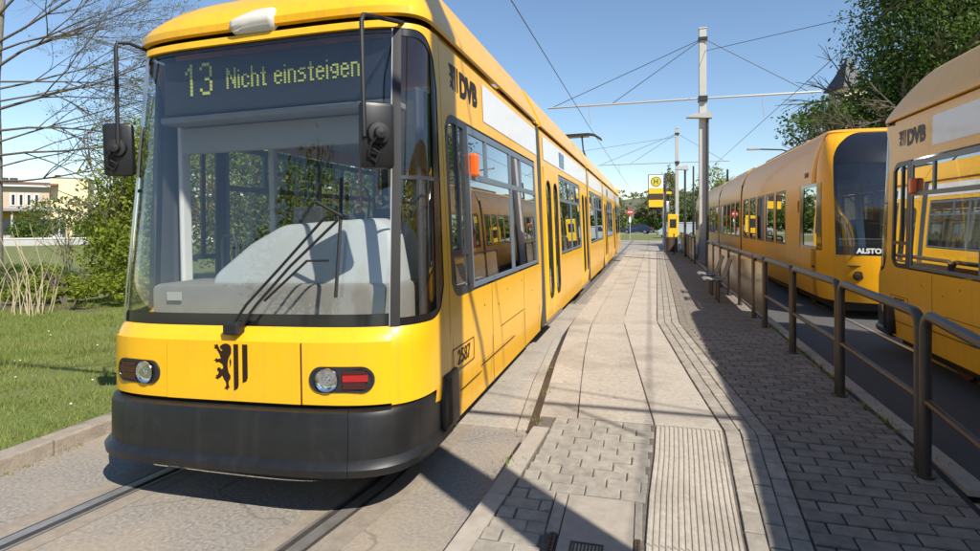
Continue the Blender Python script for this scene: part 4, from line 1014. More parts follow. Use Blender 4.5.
SH0 = Shell([(z, w, 0) for z, w in ((.25, 1.11), (.6, 1.14), (.645, 1.15), (1.3, 1.15), (2.0, 1.135), (2.50, 1.125), (2.985, 1.115), (3.05, 1.115))], .95, 2.8)
def door(T, M, y0, y1, ymat):
    ym = (y0+y1)/2; sh = SH0
    for k, (a, b) in enumerate(((y0+.012, ym-.008), (ym+.008, y1-.012))):
        c0, c1 = (a+.17, b-.17)
        loop = [(a, .34), (b, .34), (b, 2.49), (a, 2.49)]; hole = rrect(c0-.05, c1+.05, .62, 2.32, .17, 8)
        f = lambda u, v, t: (lerp_tab(SH0.prof, v)[0]+t, u, v)
        d = MB().plate([loop, hole], f, -.03, .012).build('door_leaf', ymat, T, M=M)
        MB().plate([hole, rrect(c0-.03, c1+.03, .64, 2.30, .15, 8)], f, .0, .018).build('window_seal', 'rubber', d)
        MB().plate([hole], f, -.005, -.004).build('pane', GLASS[0], d)
    MB().box(1.10, 1.14, y0, y1, .34, 2.49).build('door_seal', 'matt_black', T, M=M) if False else None
    g = MB()
    SH0.grid(side(1, [y0, y0+.012]), .32, 2.50, 1, .004, g); SH0.grid(side(1, [ym-.008, ym+.008]), .34, 2.49, 1, .006, g); SH0.grid(side(1, [y1-.012, y1]), .32, 2.50, 1, .004, g)
    g.build('door_seal', 'matt_black', T, M=M, recalc=False)
    MB().bbox(1.02, 1.16, y0, y1, .28, .335, .008).build('door_step', 'steel', T, M=M)
JL = .34
def joint(T, M, y, ymat='yellow'):
    mb = MB(); W = [(.32, 1.14), (2.5, 1.117), (3.0, 1.10), (3.35, .94), (3.47, .80)]
    n = 6
    for k in range(n+1):
        yk = y+JL*k/n; e = -.03 if k % 2 else 0
        for sx in (1, -1):
            pass
        prof = [(w+e, z) for z, w in W]+[(-(w+e), z) for z, w in reversed(W)]
        mb.v += [(x, yk, z+(e if i in (4, 5) else 0)) for i, (x, z) in enumerate(prof)]
    k_ = 10
    for k in range(n):
        for j in range(k_): mb.f.append((k*k_+j, k*k_+(j+1) % k_, (k+1)*k_+(j+1) % k_, (k+1)*k_+j))
    mb.build('bellows', 'bellows', T, M=M)
    straight_roof(T, M, y+.04, y+JL-.04, 'yellow', [(3.035, 1.10), (3.05, 1.115), (3.10, 1.11), (3.30, 1.015), (3.48, .925), (3.54, .88), (3.57, .8), (3.58, 0)])
def module_mid(T, M, y0, y1, doors, ymat='yellow', seats=True):
    op = []; items = []
    if doors:
        d0 = (y0+.10, y0+1.42); d1 = (y1-1.42, y1-.10); op = [(*d0, .32, 2.50), (*d1, .32, 2.50)]; wa, wb = d0[1]+.14, d1[0]-.14
    else: wa, wb = y0+.18, y1-.18
    nw = 2 if wb-wa > 2.2 else 1; ws = lin(wa, wb, nw)
    wl_ = [(ws[i]+.0, ws[i+1]-.004) for i in range(nw)]
    body_band(SH0, T, M, 1, y0, y1, op+[(a, b, 1.18, 2.50) for a, b in wl_], ymat)
    wr = lin(y0+.2, y1-.2, 3 if y1-y0 > 5 else 2); wl2 = [(wr[i], wr[i+1]-.004) for i in range(len(wr)-1)]
    body_band(SH0, T, M, -1, y0, y1, [(a, b, 1.18, 2.50) for a, b in wl2], ymat)
    for a, b in wl_: side_window(SH0, T, M, 1, a, b, True)
    for a, b in wl2: side_window(SH0, T, M, -1, a, b, True)
    for a, b in (op and [d0, d1]): door(T, M, a, b, ymat)
    for sd in (1, -1):
        gutter(SH0, T, M, sd, y0, y1, ymat)
        SH0.grid(side(sd, lin(y0+.16 if True else y0, y1-.02, 4)), 2.60, 2.93, 2, .006).build('white_band', 'white_paint', T, M=M, recalc=False)
    straight_roof(T, M, y0, y1, ymat); inner(T, M, y0, y1)
    if doors: MB().bbox(1.125, 1.132, y0+1.7, y0+2.25, 2.63, 2.88, .003).build('side_display', 'window_dark', T, M=M)
    if seats:
        y = wa+.3
        while y < wb-.2:
            pseat(T, M, .75, y, 1); pseat(T, M, -.75, y, 1); y += .85
        grab_pole(T, M, .4, wa); grab_pole(T, M, .4, wb)
    if not doors:
        for y_ in (y0+1.3, y1-1.3):
            for s_ in (1, -1): MB().disc((s_*.70, y_, .31), (s_, 0, 0), .30, .10, 20).build('wheel', 'rust', T, M=M)

# left tram: the first section stands slightly turned on the curve
tramL = empty('tram', (-2.475, 2.93, 0.0), 0, 'yellow tram in the left foreground with lit 13 display and lion emblem', 'tram')
tramL.rotation_euler = (0, R(-1.6), 0)
MA = Matrix.Translation((0, 4.5, 0)) @ Matrix.Rotation(R(0.6), 4, 'Z') @ Matrix.Translation((0, -4.5, 0))
module_A(tramL, MA)
I = Matrix()
y = A_LEN
for i, (ln, d) in enumerate(((6.1, True), (4.5, False), (6.3, True))):
    joint(tramL, I, y); y += JL; module_mid(tramL, I, y, y+ln, d); y += ln
joint(tramL, I, y); y += JL
module_mid(tramL, I, y, y+4.4, False); END_L = y+4.4
for sgn in (0,):      # closed rear end
    MB().bbox(-1.12, 1.12, END_L-.02, END_L+.1, .33, 3.4, .04).build('rear_wall', 'yellow', tramL)
# pantograph
P0 = 18.2
MB().bbox(-.7, .7, P0-.9, P0+.9, 3.61, 3.70, .02).build('pantograph_base', 'frame_dark', tramL)
for sx in (-.5, .5): MB().tube([(sx, P0+.8, 3.70), (sx*.8, P0-.6, 4.25), (sx*.6, P0, 4.85)], .03, 6).build('pantograph_arm', 'frame_dark', tramL)
for dy in (-.18, .18):
    MB().tube([(-1.0, P0+dy, 4.68), (-.75, P0+dy, 4.86), (-.55, P0+dy, 4.90), (.55, P0+dy, 4.90), (.75, P0+dy, 4.86), (1.0, P0+dy, 4.68)], .03, 6).build('collector_bar', 'frame_dark', tramL)
MB().bbox(-.55, .55, P0-.2, P0+.2, 4.82, 4.86, .01).build('collector_frame', 'frame_dark', tramL)

# near right tram: same type, nose away from the camera
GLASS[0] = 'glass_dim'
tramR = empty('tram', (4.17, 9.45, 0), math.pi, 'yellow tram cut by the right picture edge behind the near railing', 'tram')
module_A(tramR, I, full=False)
y = A_LEN
for ln, d in ((6.1, True), (4.5, False)):
    joint(tramR, I, y); y += JL; module_mid(tramR, I, y, y+ln, d, seats=False); y += ln

# ------------------------------------------------------------------ the rounder tram farther right
P2 = [(.25, 1.10, .12), (.5, 1.14, .03), (.9, 1.15, .0), (1.15, 1.15, .0), (1.3, 1.15, .03), (1.9, 1.15, .12), (2.4, 1.14, .24), (2.8, 1.12, .38), (3.0, 1.09, .48), (3.2, 1.04, .62), (3.36, .97, .78), (3.46, .90, .95), (3.52, .82, 1.2)]
def tram_round():
    T = empty('tram', (4.27, 11.45, 0), 0, 'rounded yellow tram with black windscreen behind the railing panels', 'tram')
    sh = Shell(P2, 1.05, 2.9); tp = sh.th_x(.99, 1.8); ym = 'yellow_shaded'; M = None
    # lower front, windscreen, black dome, roof rim
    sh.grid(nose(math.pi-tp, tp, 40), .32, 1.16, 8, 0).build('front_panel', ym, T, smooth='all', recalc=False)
    w = sh.grid(nose(math.pi-tp, tp, 40), 1.16, 2.82, 12, -.004).build('windscreen', 'glass_dark', T, smooth='all', recalc=False)
    sh.grid(nose(math.pi-tp, tp, 40), 1.16, 1.32, 2, .0).build('printed_edge', 'black_paint', w, smooth='all', recalc=False)
    sh.grid(nose(math.pi-tp, math.pi-tp-.08, 3), 1.32, 2.82, 6, .0).build('printed_edge', 'black_paint', w, smooth='all', recalc=False)
    sh.grid(nose(tp+.08, tp, 3), 1.32, 2.82, 6, .0).build('printed_edge', 'black_paint', w, smooth='all', recalc=False)
    dc = nose(math.pi-tp, tp, 60); dh = []
    for c_ in dc:
        dx = max(0, .985-abs(sh.pt(c_, 1.8)[0])); r_ = .5; dh.append(3.45-(r_-math.sqrt(max(0, r_*r_-(r_-dx)**2)) if dx < r_ else 0))
    sh.grid(dc, 2.82, dh, 8, .0).build('front_dome', 'black_paint', T, smooth='all', recalc=False)
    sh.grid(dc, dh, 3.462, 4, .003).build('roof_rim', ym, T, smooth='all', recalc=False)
    lv = [(3.455, .90, .94), (3.475, .905, .93), (3.50, .88, 1.0), (3.56, .8, 1.25), (3.60, .6, 1.7), (3.62, .3, 2.2), (3.62, .02, 2.7)]
    m_ = len(lv); mb = MB()
    cs = side(-1, [3.4])+nose(math.pi, 0, 50)+side(1, [3.4])
    for c in cs:
        for z, W, y0 in lv: mb.v.append(sh.pt(c, z, 0, (W, y0)))
    for i in range(len(cs)-1):
        for j in range(m_-1): mb.f.append((i*m_+j, (i+1)*m_+j, (i+1)*m_+j+1, i*m_+j+1))
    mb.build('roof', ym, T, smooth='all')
    tab = [(2.98, 1.10), (3.1, 1.07), (3.28, 1.0), (3.36, .94), (3.43, .88), (3.47, .7), (3.49, .3), (3.495, 0)]
    for sd in (1, -1):
        def nc(y):
            if y >= 1.05: return ('s', sd, y)
            t = sh.th_y(y, 1.8) if y < 1.05 else 0; return ('n', t if sd > 0 else math.pi-t)
        mb = MB(); cs = [('n', t if sd > 0 else math.pi-t) for t in lin(tp, 0, 16)]+side(sd, [1.05, 1.4, 1.8, 2.15, 2.3, 2.9, 3.4])
        # cab door window opening (y .95 - 1.65)
        sh.grid(cs, .32, 1.22, 8, .001, mb); sh.grid(cs, 2.50, 3.46, 10, .001, mb)
        yi = [sh.pt(c, 1.8)[1] for c in cs]
        a_, b_ = .70, 2.15
        ca = [c for c, yv in zip(cs, yi) if yv <= a_+.04]; cb = [c for c, yv in zip(cs, yi) if yv >= b_-.02]
        sh.grid(ca+[nc(a_)], 1.22, 2.50, 6, .001, mb); sh.grid([nc(b_)]+cb, 1.22, 2.50, 6, .001, mb)
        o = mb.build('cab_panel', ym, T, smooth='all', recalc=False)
        fr = MB(); cols_ = [nc(y) for y in lin(a_, b_, 6)]
        sh.grid(cols_, 1.22, 1.28, 1, .006, fr); sh.grid(cols_, 2.44, 2.50, 1, .006, fr); sh.grid(cols_[:2], 1.28, 2.44, 2, .006, fr); sh.grid(cols_[-2:], 1.28, 2.44, 2, .006, fr)
        cw = fr.build('cab_window', 'black_paint', T, recalc=False); sh.grid(cols_, 1.25, 2.47, 2, -.004).build('pane', 'glass_dark', cw, recalc=False)
        hl = MB().disc(sh.pt(('n', sh.th_x(.70*sd, .8)), .80, .006), (0, -1, 0), .085, .02, 20).build('headlight', 'lamp_dark', T)
        MB().disc(Vector(sh.pt(('n', sh.th_x(.70*sd, .8)), .80, .03)), (0, -1, 0), .055, .012, 16).build('lens', 'chrome', hl)
        q = Vector(sh.pt(('n', sh.th_x(.7*sd, .98)), .98, .003)); MB().bbox(q.x-.16, q.x+.16, q.y-.01, q.y+.05, .965, .985, .004).build('panel_slot', 'matt_black', T)
        q = Vector(sh.pt(('n', sh.th_x(.62*sd, .56)), .56, .003)); MB().bbox(q.x-.3, q.x+.3, q.y-.006, q.y+.06, .555, .567, .003).build('panel_slot', 'matt_black', T)
    sd = -1
    MB().bbox(-1.165, -1.15, 1.05, 1.25, .86, .90, .004).build('door_handle', 'matt_black', T)
    MB().bbox(-1.165, -1.145, 2.3, 2.34, 1.95, 2.2, .006).build('marker_lamp', 'lamp_red', T)
    # lettering
    Ml = Matrix.Rotation(R(-90), 4, 'Z') @ Matrix.Rotation(R(90), 4, 'X')
    o = bpy.data.objects.new('fleet_number', text_mesh('2903', .15, 'emblem_black', .003)); link(o, T); o.matrix_local = Matrix.Translation((-1.153, 2.05, .72)) @ Ml
    o = bpy.data.objects.new('operator_lettering', text_mesh('DVB', .13, 'emblem_black', .006)); link(o, T); o.matrix_local = Matrix.Translation((-1.136, 1.75, 2.70)) @ Ml
    p = Vector(sh.pt(('n', sh.th_x(-.50, 1.25)), 1.24, .012))
    o = bpy.data.objects.new('maker_lettering', text_mesh('ALSTOM', .12, 'sign_white', .006)); link(o, T); o.matrix_local = Matrix.Translation((p.x, p.y-.01, p.z)) @ Matrix.Rotation(R(-12), 4, 'Z') @ Matrix.Rotation(R(90), 4, 'X')
    # interior of the cab
    MB().bbox(-.95, .95, .45, 1.0, .4, 1.4, .05).build('dashboard', 'interior_dark', T)
    MB().bbox(-.9, .9, .5, .62, 1.42, 1.45, .01).build('dash_rim', 'dash_white', T)
    MB().bbox(-.35, .2, 1.75, 1.9, .9, 1.8, .06).build('driver_seat', 'seat_blue', T)
    MB().bbox(-.55, .55, .50, .60, 2.45, 2.70, .01).build('destination_display', 'display', T)
    MB().tube([(-.62, .7, 1.3), (-.5, .68, 1.75), (-.40, .7, 2.0)], .02, 6).build('wiper', 'matt_black', T) if False else None
    MB().tube([sh.pt(('n', sh.th_x(.0001, 1.4)), 1.25, .03), sh.pt(('n', sh.th_x(-.35, 1.7)), 1.7, .03)], .015, 6).build('wiper', 'matt_black', T)
    # sections with full height yellow pillars
    y = 3.4; sh2 = Shell([(.25, 1.10, 0), (.5, 1.14, 0), (1.9, 1.15, 0), (2.4, 1.14, 0), (2.8, 1.12, 0), (3.0, 1.09, 0), (3.2, 1.04, 0), (3.36, .97, 0), (3.46, .90, 0)], .9, 2.4)
    for ln in (6.8, 6.2, 6.8, 6.2):
        y1 = y+ln
        for sd in (1, -1):
            nw = 5; e = lin(y+.05, y1-.25, nw); wl_ = [(e[i]+.12, e[i+1]-.12) for i in range(nw)]
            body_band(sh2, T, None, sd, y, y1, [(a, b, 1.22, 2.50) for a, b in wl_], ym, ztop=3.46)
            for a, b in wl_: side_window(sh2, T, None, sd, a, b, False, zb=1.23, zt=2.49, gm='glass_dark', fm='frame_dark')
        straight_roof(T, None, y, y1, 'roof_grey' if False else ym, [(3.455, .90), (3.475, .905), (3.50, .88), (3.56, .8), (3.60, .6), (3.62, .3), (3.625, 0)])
        MB().bbox(-.6, .6, y+.6, y1-1.2, 3.62, 3.72, .04).build('roof_unit', 'roof_grey', T)
        MB().box(-1.06, 1.06, y, y1, .36, .40).build('floor', 'floor_grey', T); MB().box(-1.06, 1.06, y, y1, 2.62, 2.7).build('ceiling', 'interior_grey', T)
        MB().bbox(-.95, .95, y+.1, y1-.1, .12, .34, .02).build('underframe', 'matt_black', T)
        joint(T, None, y1); 
        y = y1+JL
    for y_ in (2.4, 4.0):
        for s_ in (1, -1): MB().disc((s_*.72, y_, .31), (s_, 0, 0), .30, .12, 20).build('wheel', 'rust', T)
    MB().bbox(-.9, .9, .5, 3.4, .12, .34, .02).build('underframe', 'matt_black', T)
    return T
tramF = tram_round()
# ------------------------------------------------------------------ vegetation
def leaves(name, blobs, n, size, m, parent=None, flat=0.35, shell=0.55):
    """leaf quads spread in clumps through ellipsoids (cx,cy,cz,rx,ry,rz)"""
    P = []
    vol = np.array([b[3]*b[4]*b[5] for b in blobs])**.8; vol = vol/vol.sum()
    for b, w in zip(blobs, vol):
        k = max(20, int(n*w)); nc = max(6, k//26)
        d = rng.normal(size=(nc, 3)); d /= np.linalg.norm(d, axis=1)[:, None]
        rad = shell+(1-shell)*rng.uniform(0, 1, nc)**.6; rad *= rng.uniform(.75, 1.12, nc)
        cc = d*rad[:, None]
        idx = rng.integers(0, nc, k); pts = cc[idx]+rng.normal(scale=.115, size=(k, 3))
        P.append(pts*np.array(b[3:6])+np.array(b[:3]))
    P = np.concatenate(P); P = P[P[:, 2] > .12]; k = len(P)
    a = rng.normal(size=(k, 3)); a /= np.linalg.norm(a, axis=1)[:, None]
    c = rng.normal(size=(k, 3)); c[:, 2] += flat; c = np.cross(a, c); c /= np.linalg.norm(c, axis=1)[:, None]
    s = size*rng.uniform(.55, 1.3, k)[:, None]
    V = np.stack([P-a*s, P+c*s*.45, P+a*s, P-c*s*.45], 1).reshape(-1, 3)
    o = bpy.data.objects.new(name, np_mesh(name, V, np.arange(4*k).reshape(-1, 4), m)); link(o, parent); return o
def branch_rec(mb, p, d, L, r, depth, droop=0.0, spread=.55, tips=None, nseg=3):
    pts = [p]; q = Vector(p); dd = Vector(d).normalized()
    for i in range(nseg):
        dd = (dd+Vector((random.uniform(-.16, .16), random.uniform(-.16, .16), random.uniform(-.12, .14)-droop))).normalized(); q = q+dd*L/nseg; pts.append(q.copy())
    mb.tube(pts, r, 5 if r < .03 else 8, r*.55, cap=False)
    if tips is not None and depth <= 1: tips += pts[1:]
    if depth <= 0: return
    for i in range(random.choice((3, 3, 4)) if depth > 1 else 3):
        t = random.uniform(.3, 1); k = min(nseg-1, int(t*nseg)); o = pts[k].lerp(pts[k+1], t*nseg-k)
        ax = Vector((random.gauss(0, 1), random.gauss(0, 1), random.gauss(0, .8))); ax = (ax-dd*ax.dot(dd)).normalized()
        branch_rec(mb, o, dd+ax*spread*random.uniform(.6, 1.4), L*random.uniform(.5, .72), r*.5, depth-1, droop, spread, tips, nseg)
    branch_rec(mb, pts[-1], dd, L*.6, r*.55, depth-1, droop, spread, tips, nseg)
def shrub(name, x, y, blobs, n, size, m, label, cat='shrub', group=None, stems=5, h=1.0, bark='bark'):
    g = empty(name, (x, y, .08), random.uniform(-.2, .2), label, cat, group)
    leaves('crown', blobs, n, size, m, g)
    mb = MB()
    for i in range(stems):
        a = random.uniform(0, 6.28); branch_rec(mb, Vector((.1*math.cos(a), .1*math.sin(a), 0)), (math.cos(a)*.4, math.sin(a)*.4, 1), h*.5, .022*max(1, h*.5), 2, 0, .5)
    mb.build('stems', bark, g, recalc=False); return g
# shrubs behind the left lawn
shrub('tall_shrub', -11.5, 10.9, [(0, 0, 1.9, 1.0, 1.0, 1.8), (.5, .2, 3.1, 1.0, 1.0, 1.3), (-.5, 0, 1.0, .9, .9, .9)], 15000, .055, 'leaf_fresh', 'tall fresh green shrub just left of the tram', h=4)
shrub('tall_shrub', -10.4, 12.8, [(0, 0, 2.4, 1.4, 1.3, 2.1), (.5, .2, 3.7, 1.0, 1.0, 1.0)], 17000, .06, 'leaf_fresh', 'tall green shrub seen through the left cab window', h=4)
shrub('tall_shrub', -8.6, 13.6, [(0, 0, 2.2, 1.5, 1.3, 2.1), (-.6, .2, 3.2, 1.0, 1.0, 1.1)], 13000, .08, 'leaf_mid', 'green shrub seen through the middle of the windscreen', h=4)
shrub('tall_shrub', -7.6, 16.5, [(0, 0, 2.0, 1.8, 1.5, 2.0)], 9000, .09, 'leaf_mid', 'green shrub behind the first tram section', h=3.5)
shrub('tall_shrub', -7.4, 21.5, [(0, 0, 1.9, 1.6, 2.2, 1.9)], 8000, .10, 'leaf_fresh', 'green shrub behind the tram doors', h=3.5)
shrub('red_shrub', -12.6, 12.2, [(0, 0, 1.9, .9, 1.0, .9), (-.2, 0, 1.1, .8, .9, .8)], 10000, .05, 'leaf_red', 'reddish brown shrub under the left mirror', h=2.5)
shrub('low_shrub', -11.2, 9.0, [(random.uniform(-.9, 1.3), random.uniform(-.5, .7), random.uniform(.15, .5), random.uniform(.25, .5), random.uniform(.25, .5), random.uniform(.2, .42)) for _ in range(9)]+[(1.2, .5, .9, .55, .5, .55), (.9, .4, 1.3, .4, .4, .4)], 9000, .045, 'leaf_fresh', 'bright low shrub at the lawn edge beside the tram', h=.9)
shrub('low_shrub', -12.2, 9.0, [(random.uniform(-1.3, .9), random.uniform(-.4, .6), random.uniform(.1, .3), random.uniform(.2, .45), random.uniform(.2, .4), random.uniform(.15, .3)) for _ in range(9)], 5200, .04, 'leaf_dark', 'dark low shrub at the back of the lawn', h=.8)
shrub('low_shrub', -14.0, 10.2, [(0, 0, .3, 1.2, .9, .4)], 6000, .045, 'leaf_mid', 'low green shrub behind the bare canes', h=.9)
shrub('yellow_shrub', -16.6, 13.4, [(0, 0, 1.9, 1.6, 1.2, .55)], 2600, .05, 'leaf_spring', 'thin yellowish shrub in front of the far house', h=2.2, bark='cane')
g = empty('bare_canes', (-10.9, 7.9, .1), 0, 'pale bare canes sprouting at the left lawn edge', 'shrub')
for i in range(30):
    a = random.uniform(-.9, .9); x = random.uniform(-.75, .6); y = random.uniform(-.3, .3); h = random.uniform(.5, 1.7)
    MB().tube([(x, y, 0), (x+a*.25, y+.05, h*.5), (x+a*.8, y+random.uniform(-.1, .2), h)], .009, 5, .004).build('cane', 'cane', g)
def lawn_z(x, y): return 0.10+0.03*math.sin(x*1.3+y*.7)*min(1, (-4.46-x)/1.0)+0.02*math.sin(y*1.9)
sb = MB()
for k in range(25):
    a = 2*math.pi*k/24; 
    for q in (0, .5, 1): 
        rr_ = q*(1+.22*math.sin(3*a+1)+.12*math.sin(7*a)); x, y = -11.6+1.9*rr_*math.cos(a), 8.55+.75*rr_*math.sin(a); sb.v.append((x, y, lawn_z(x, y)+(.03 if q < 1 else -.01)))
for k in range(24):
    for q in (0, 1): sb.f.append((k*3+q, k*3+q+1, k*3+4+q, k*3+3+q))
tag(sb.build('soil_bed', 'soil', smooth='all'), kind='structure')
# big bare tree on the left, limbs reaching over the lawn
g = empty('bare_tree', (-15.3, 10.4, .05), 0, 'large bare budding tree at the left picture edge', 'tree')
trunk = MB(); trunk.tube([(0, 0, 0), (.02, 0, 1.5), (-.03, .05, 3.2), (0, 0, 5.0), (.1, .1, 7.5)], .19, 10, .10, cap=False); trunk.build('trunk', 'bark_pale', g, smooth=True)
tips = []; br = MB()
S = Vector((.9648, .2629, 0)); Dp = Vector((-.2629, .9648, 0))
for z, rise, dep, L, r in ((2.7, .10, .1, 2.2, .045), (3.3, .22, -.1, 2.5, .05), (3.9, .12, .15, 2.4, .05), (4.4, .42, 0, 2.6, .06), (4.9, .30, .2, 2.3, .045), (5.4, .6, -.15, 2.5, .055), (6.0, .5, .1, 2.4, .05), (6.6, .8, 0, 2.4, .05), (3.0, .35, .15, 2.2, .035), (5.8, .25, -.1, 2.5, .045), (4.6, .15, -.2, 2.3, .04), (3.6, .3, .3, 2.3, .04), (5.1, .12, .1, 2.5, .04)):
    branch_rec(br, Vector((0, 0, z)), S+Vector((0, 0, rise))+Dp*dep, L, r*.62, 5 if dep > .12 else 4, .01, .5, tips, 3)
for z in (4, 5, 6, 7):
    branch_rec(br, Vector((0, 0, z)), -S+Vector((0, 0, .5))+Dp*random.uniform(-.6, .6), 2.2, .07, 2, 0, .5, tips, 3)
br.build('limbs', 'bark', g, smooth='all', recalc=False)
tp = np.array([tuple(t) for t in tips]); tp = np.repeat(tp[rng.integers(0, len(tp), 2600)], 2, 0)+rng.normal(scale=.05, size=(5200, 3))
a = rng.normal(size=tp.shape); a /= np.linalg.norm(a, axis=1)[:, None]; c = np.cross(a, rng.normal(size=tp.shape)); c /= np.linalg.norm(c, axis=1)[:, None]
V = np.stack([tp-a*.028, tp+c*.014, tp+a*.028, tp-c*.014], 1).reshape(-1, 3)
o = bpy.data.objects.new('crown', np_mesh('crown', V, np.arange(len(V)).reshape(-1, 4), 'leaf_spring')); link(o, g)
# big leafy tree behind the right trams
def big_tree(name, x, y, blobs, n, size, m, label, tr=.35, H=9, limbs=7, bark='bark', depth=3):
    g = empty(name, (x, y, 0), 0, label, 'tree'); leaves('crown', blobs, n, size, m, g, .5, .35)
    MB().tube([(0, 0, 0), (.1, 0, H*.3), (0, .1, H*.6), (.2, 0, H*.95)], tr, 10, tr*.4, cap=False).build('trunk', bark, g, smooth=True)
    mb = MB()
    for i in range(limbs):
        a = i*2.4; z = H*random.uniform(.3, .85); branch_rec(mb, Vector((0, 0, z)), (math.cos(a), math.sin(a), random.uniform(.2, .8)), H*.26, tr*.33, depth, 0, .6)
    mb.build('limbs', bark, g, recalc=False); return g
big_tree('leafy_tree', 13.9, 36.5, [(1.4, 0, 12.4, 4.4, 5, 5.0), (-4.0, 0, 7.2, 2.7, 3, 1.4), (3.2, 0, 9.6, 4, 4, 3.4), (.4, -.5, 14.8, 3.0, 3, 2.8), (4.5, 0, 13.5, 3.4, 3, 3.2), (-.4, 0, 9.2, 2.6, 2.6, 2.0), (-1.6, 0, 7.6, 2.8, 2.4, 1.6), (1, 0, 7.6, 3.0, 2.6, 2.0)], 72000, .125, 'leaf_dark', 'large dark leafy tree behind the right trams', .42, 12, 14)
big_tree('leafy_tree', 22.5, 40, [(0, 0, 10.0, 6, 5, 6), (-3, 0, 6.5, 4, 4, 3)], 12000, .2, 'leaf_dark', 'leafy tree at the right picture edge behind the near right tram', .4, 11, 6)
g = empty('twiggy_tree', (10.6, 34.0, 0), 0, 'grey twiggy leafless tree below the large leafy crown', 'tree')
MB().tube([(0, 0, 0), (.1, 0, 3), (0, .1, 7)], .16, 8, .06, cap=False).build('trunk', 'bark_pale', g)
br = MB()
for i in range(11):
    a = random.uniform(0, 6.28); branch_rec(br, Vector((0, 0, random.uniform(2.5, 5.5))), (math.cos(a), math.sin(a)*.6, random.uniform(.3, 1.0)), 1.9, .05, 3, 0, .55)
br.build('limbs', 'bark', g, recalc=False)
# far trees along the street
far = [(-6.5, 100, 7, 'leaf_far', 'round olive tree behind the blue car'), (0.5, 104, 6, 'leaf_far', 'olive tree between the blue car and the stop sign'), (6.5, 98, 7, 'leaf_mid', 'green tree behind the stop sign pole'),
       (13.5, 100, 8, 'leaf_far', 'brownish tree behind the far mast'), (-14, 96, 8, 'leaf_mid', 'green tree hidden mostly by the far end of the left tram'), (20, 98, 8, 'leaf_mid', 'green tree behind the far end of the right trams')]
for x, y, h, m, lab in far:
    big_tree('street_tree', x, y, [(0, 0, h*.52, h*.5, h*.45, h*.45), (h*.25, 0, h*.3, h*.4, h*.35, h*.3), (-h*.3, 0, h*.3, h*.4, h*.35, h*.3)], 2600, .34, m, lab, .2, h*.8, 5, depth=2)
g = big_tree('willow_tree', 8.0, 78, [(0, 0, 5.6, 2.6, 2.4, 3.2), (1.6, 0, 4.2, 2.2, 2, 2.4), (-1.2, 0, 3.6, 1.8, 2, 2.2)], 4200, .2, 'leaf_willow', 'pale spring green tree between far mast and tram roofs', .16, 7, 10, depth=3)
g = big_tree('slim_tree', 3.3, 95, [(0, 0, 7.0, 1.3, 1.3, 3.4)], 1500, .22, 'leaf_far', 'slim pointed tree directly behind the stop sign', .14, 8, 5, depth=2)
hb = [(-22+i*2.1+random.uniform(-.4, .4), 97+random.uniform(-1, 1), 1.2, 1.7, 1.2, 1.5) for i in range(24)]
o = leaves('hedge', hb, 9000, .25, 'leaf_mid'); tag(o, 'long clipped hedge along the far street', 'hedge')
sheet('verge', [(-60, 57), (60, 57), (60, 84), (-60, 84)], .01, 'lawn')
# hill
hm = MB(); nx, ny = 60, 8
for i in range(nx+1):
    for j in range(ny+1):
        x = -500+1000*i/nx; y = 300+500*j/ny; hm.v.append((x, y, -2+(24+6*math.sin(x*.013+1)+3*math.sin(x*.05)+random.uniform(-.6, .6))*math.sin(min(1, j/5)*math.pi/2)))
for i in range(nx):
    for j in range(ny): hm.f.append((i*(ny+1)+j, (i+1)*(ny+1)+j, (i+1)*(ny+1)+j+1, i*(ny+1)+j+1))
tag(hm.build('hill', 'hill', smooth='all'), kind='structure')
fx = rng.uniform(-160, 260, 260); fy = rng.uniform(300, 420, 260)
o = leaves('hill_wood', [(x, y, 2+16*min(1, (y-300)/100)+2, 6, 6, 4.5) for x, y in zip(fx, fy)], 26000, .9, 'leaf_far'); tag(o, 'wooded hillside far behind the stop', 'wood', kind='stuff')
# trees behind the camera, mirrored in the windscreen
big_tree('leafy_tree', -13, -17, [(0, 0, 6, 4, 4, 4), (2, 0, 4, 3, 3, 3)], 7000, .22, 'leaf_dark', 'leafy tree behind the camera, mirrored in the windscreen at left', .3, 7, 6, depth=2)
big_tree('leafy_tree', -3, -26, [(0, 0, 5, 3.6, 4, 3.4), (3, 0, 3.4, 3, 3, 2.6)], 6000, .22, 'leaf_mid', 'leafy tree behind the camera, mirrored low in the windscreen', .3, 6, 6, depth=2)

# ------------------------------------------------------------------ buildings on the left
HB = Matrix.Translation((-50.7, 37.9, 0)) @ Matrix.Rotation(R(46), 4, 'Z')
g = empty('house', (-50.7, 37.9, 0), R(46), 'cream house with four white framed windows and brown eaves', 'house')
MB().box(.9, 3.6, 0, 7, 0, 5.6).build('wall', 'wall_cream', g)
MB().box(-6, .896, -.6, 6, 0, 4.75).build('wall', 'wall_tan', g)
MB().add([(-6.4, -1.2, 4.85), (1.5, -1.2, 4.85), (1.5, 6, 5.3), (-6.4, 6, 5.3), (-6.4, -1.2, 5.0), (1.5, -1.2, 5.0), (1.5, 6, 5.5), (-6.4, 6, 5.5)], [(0, 3, 2, 1), (4, 5, 6, 7), (0, 1, 5, 4), (1, 2, 6, 5), (2, 3, 7, 6), (3, 0, 4, 7)]).build('roof', 'roof_brown', g)
MB().box(.85, 3.7, -.06, 7.1, 5.6, 5.68).build('parapet', 'roof_grey', g)
for i in range(4):
    x = -1.75+i*.52
    w = MB().box(x, x+.40, -.66, -.604, 3.1, 4.15).build('window', 'wall_white', g); MB().box(x+.14, x+.34, -.68, -.665, 3.2, 4.05).build('pane', 'window_dark', w)
for i in range(5): MB().box(-4.2+i*.62, -3.75+i*.62, -.8, -.2, 5.0, 5.45).build('roof_vent', 'roof_slate', g)
MB().box(1.0, 1.4, 2, 2.4, 5.68, 6.0).build('chimney', 'roof_slate', g)
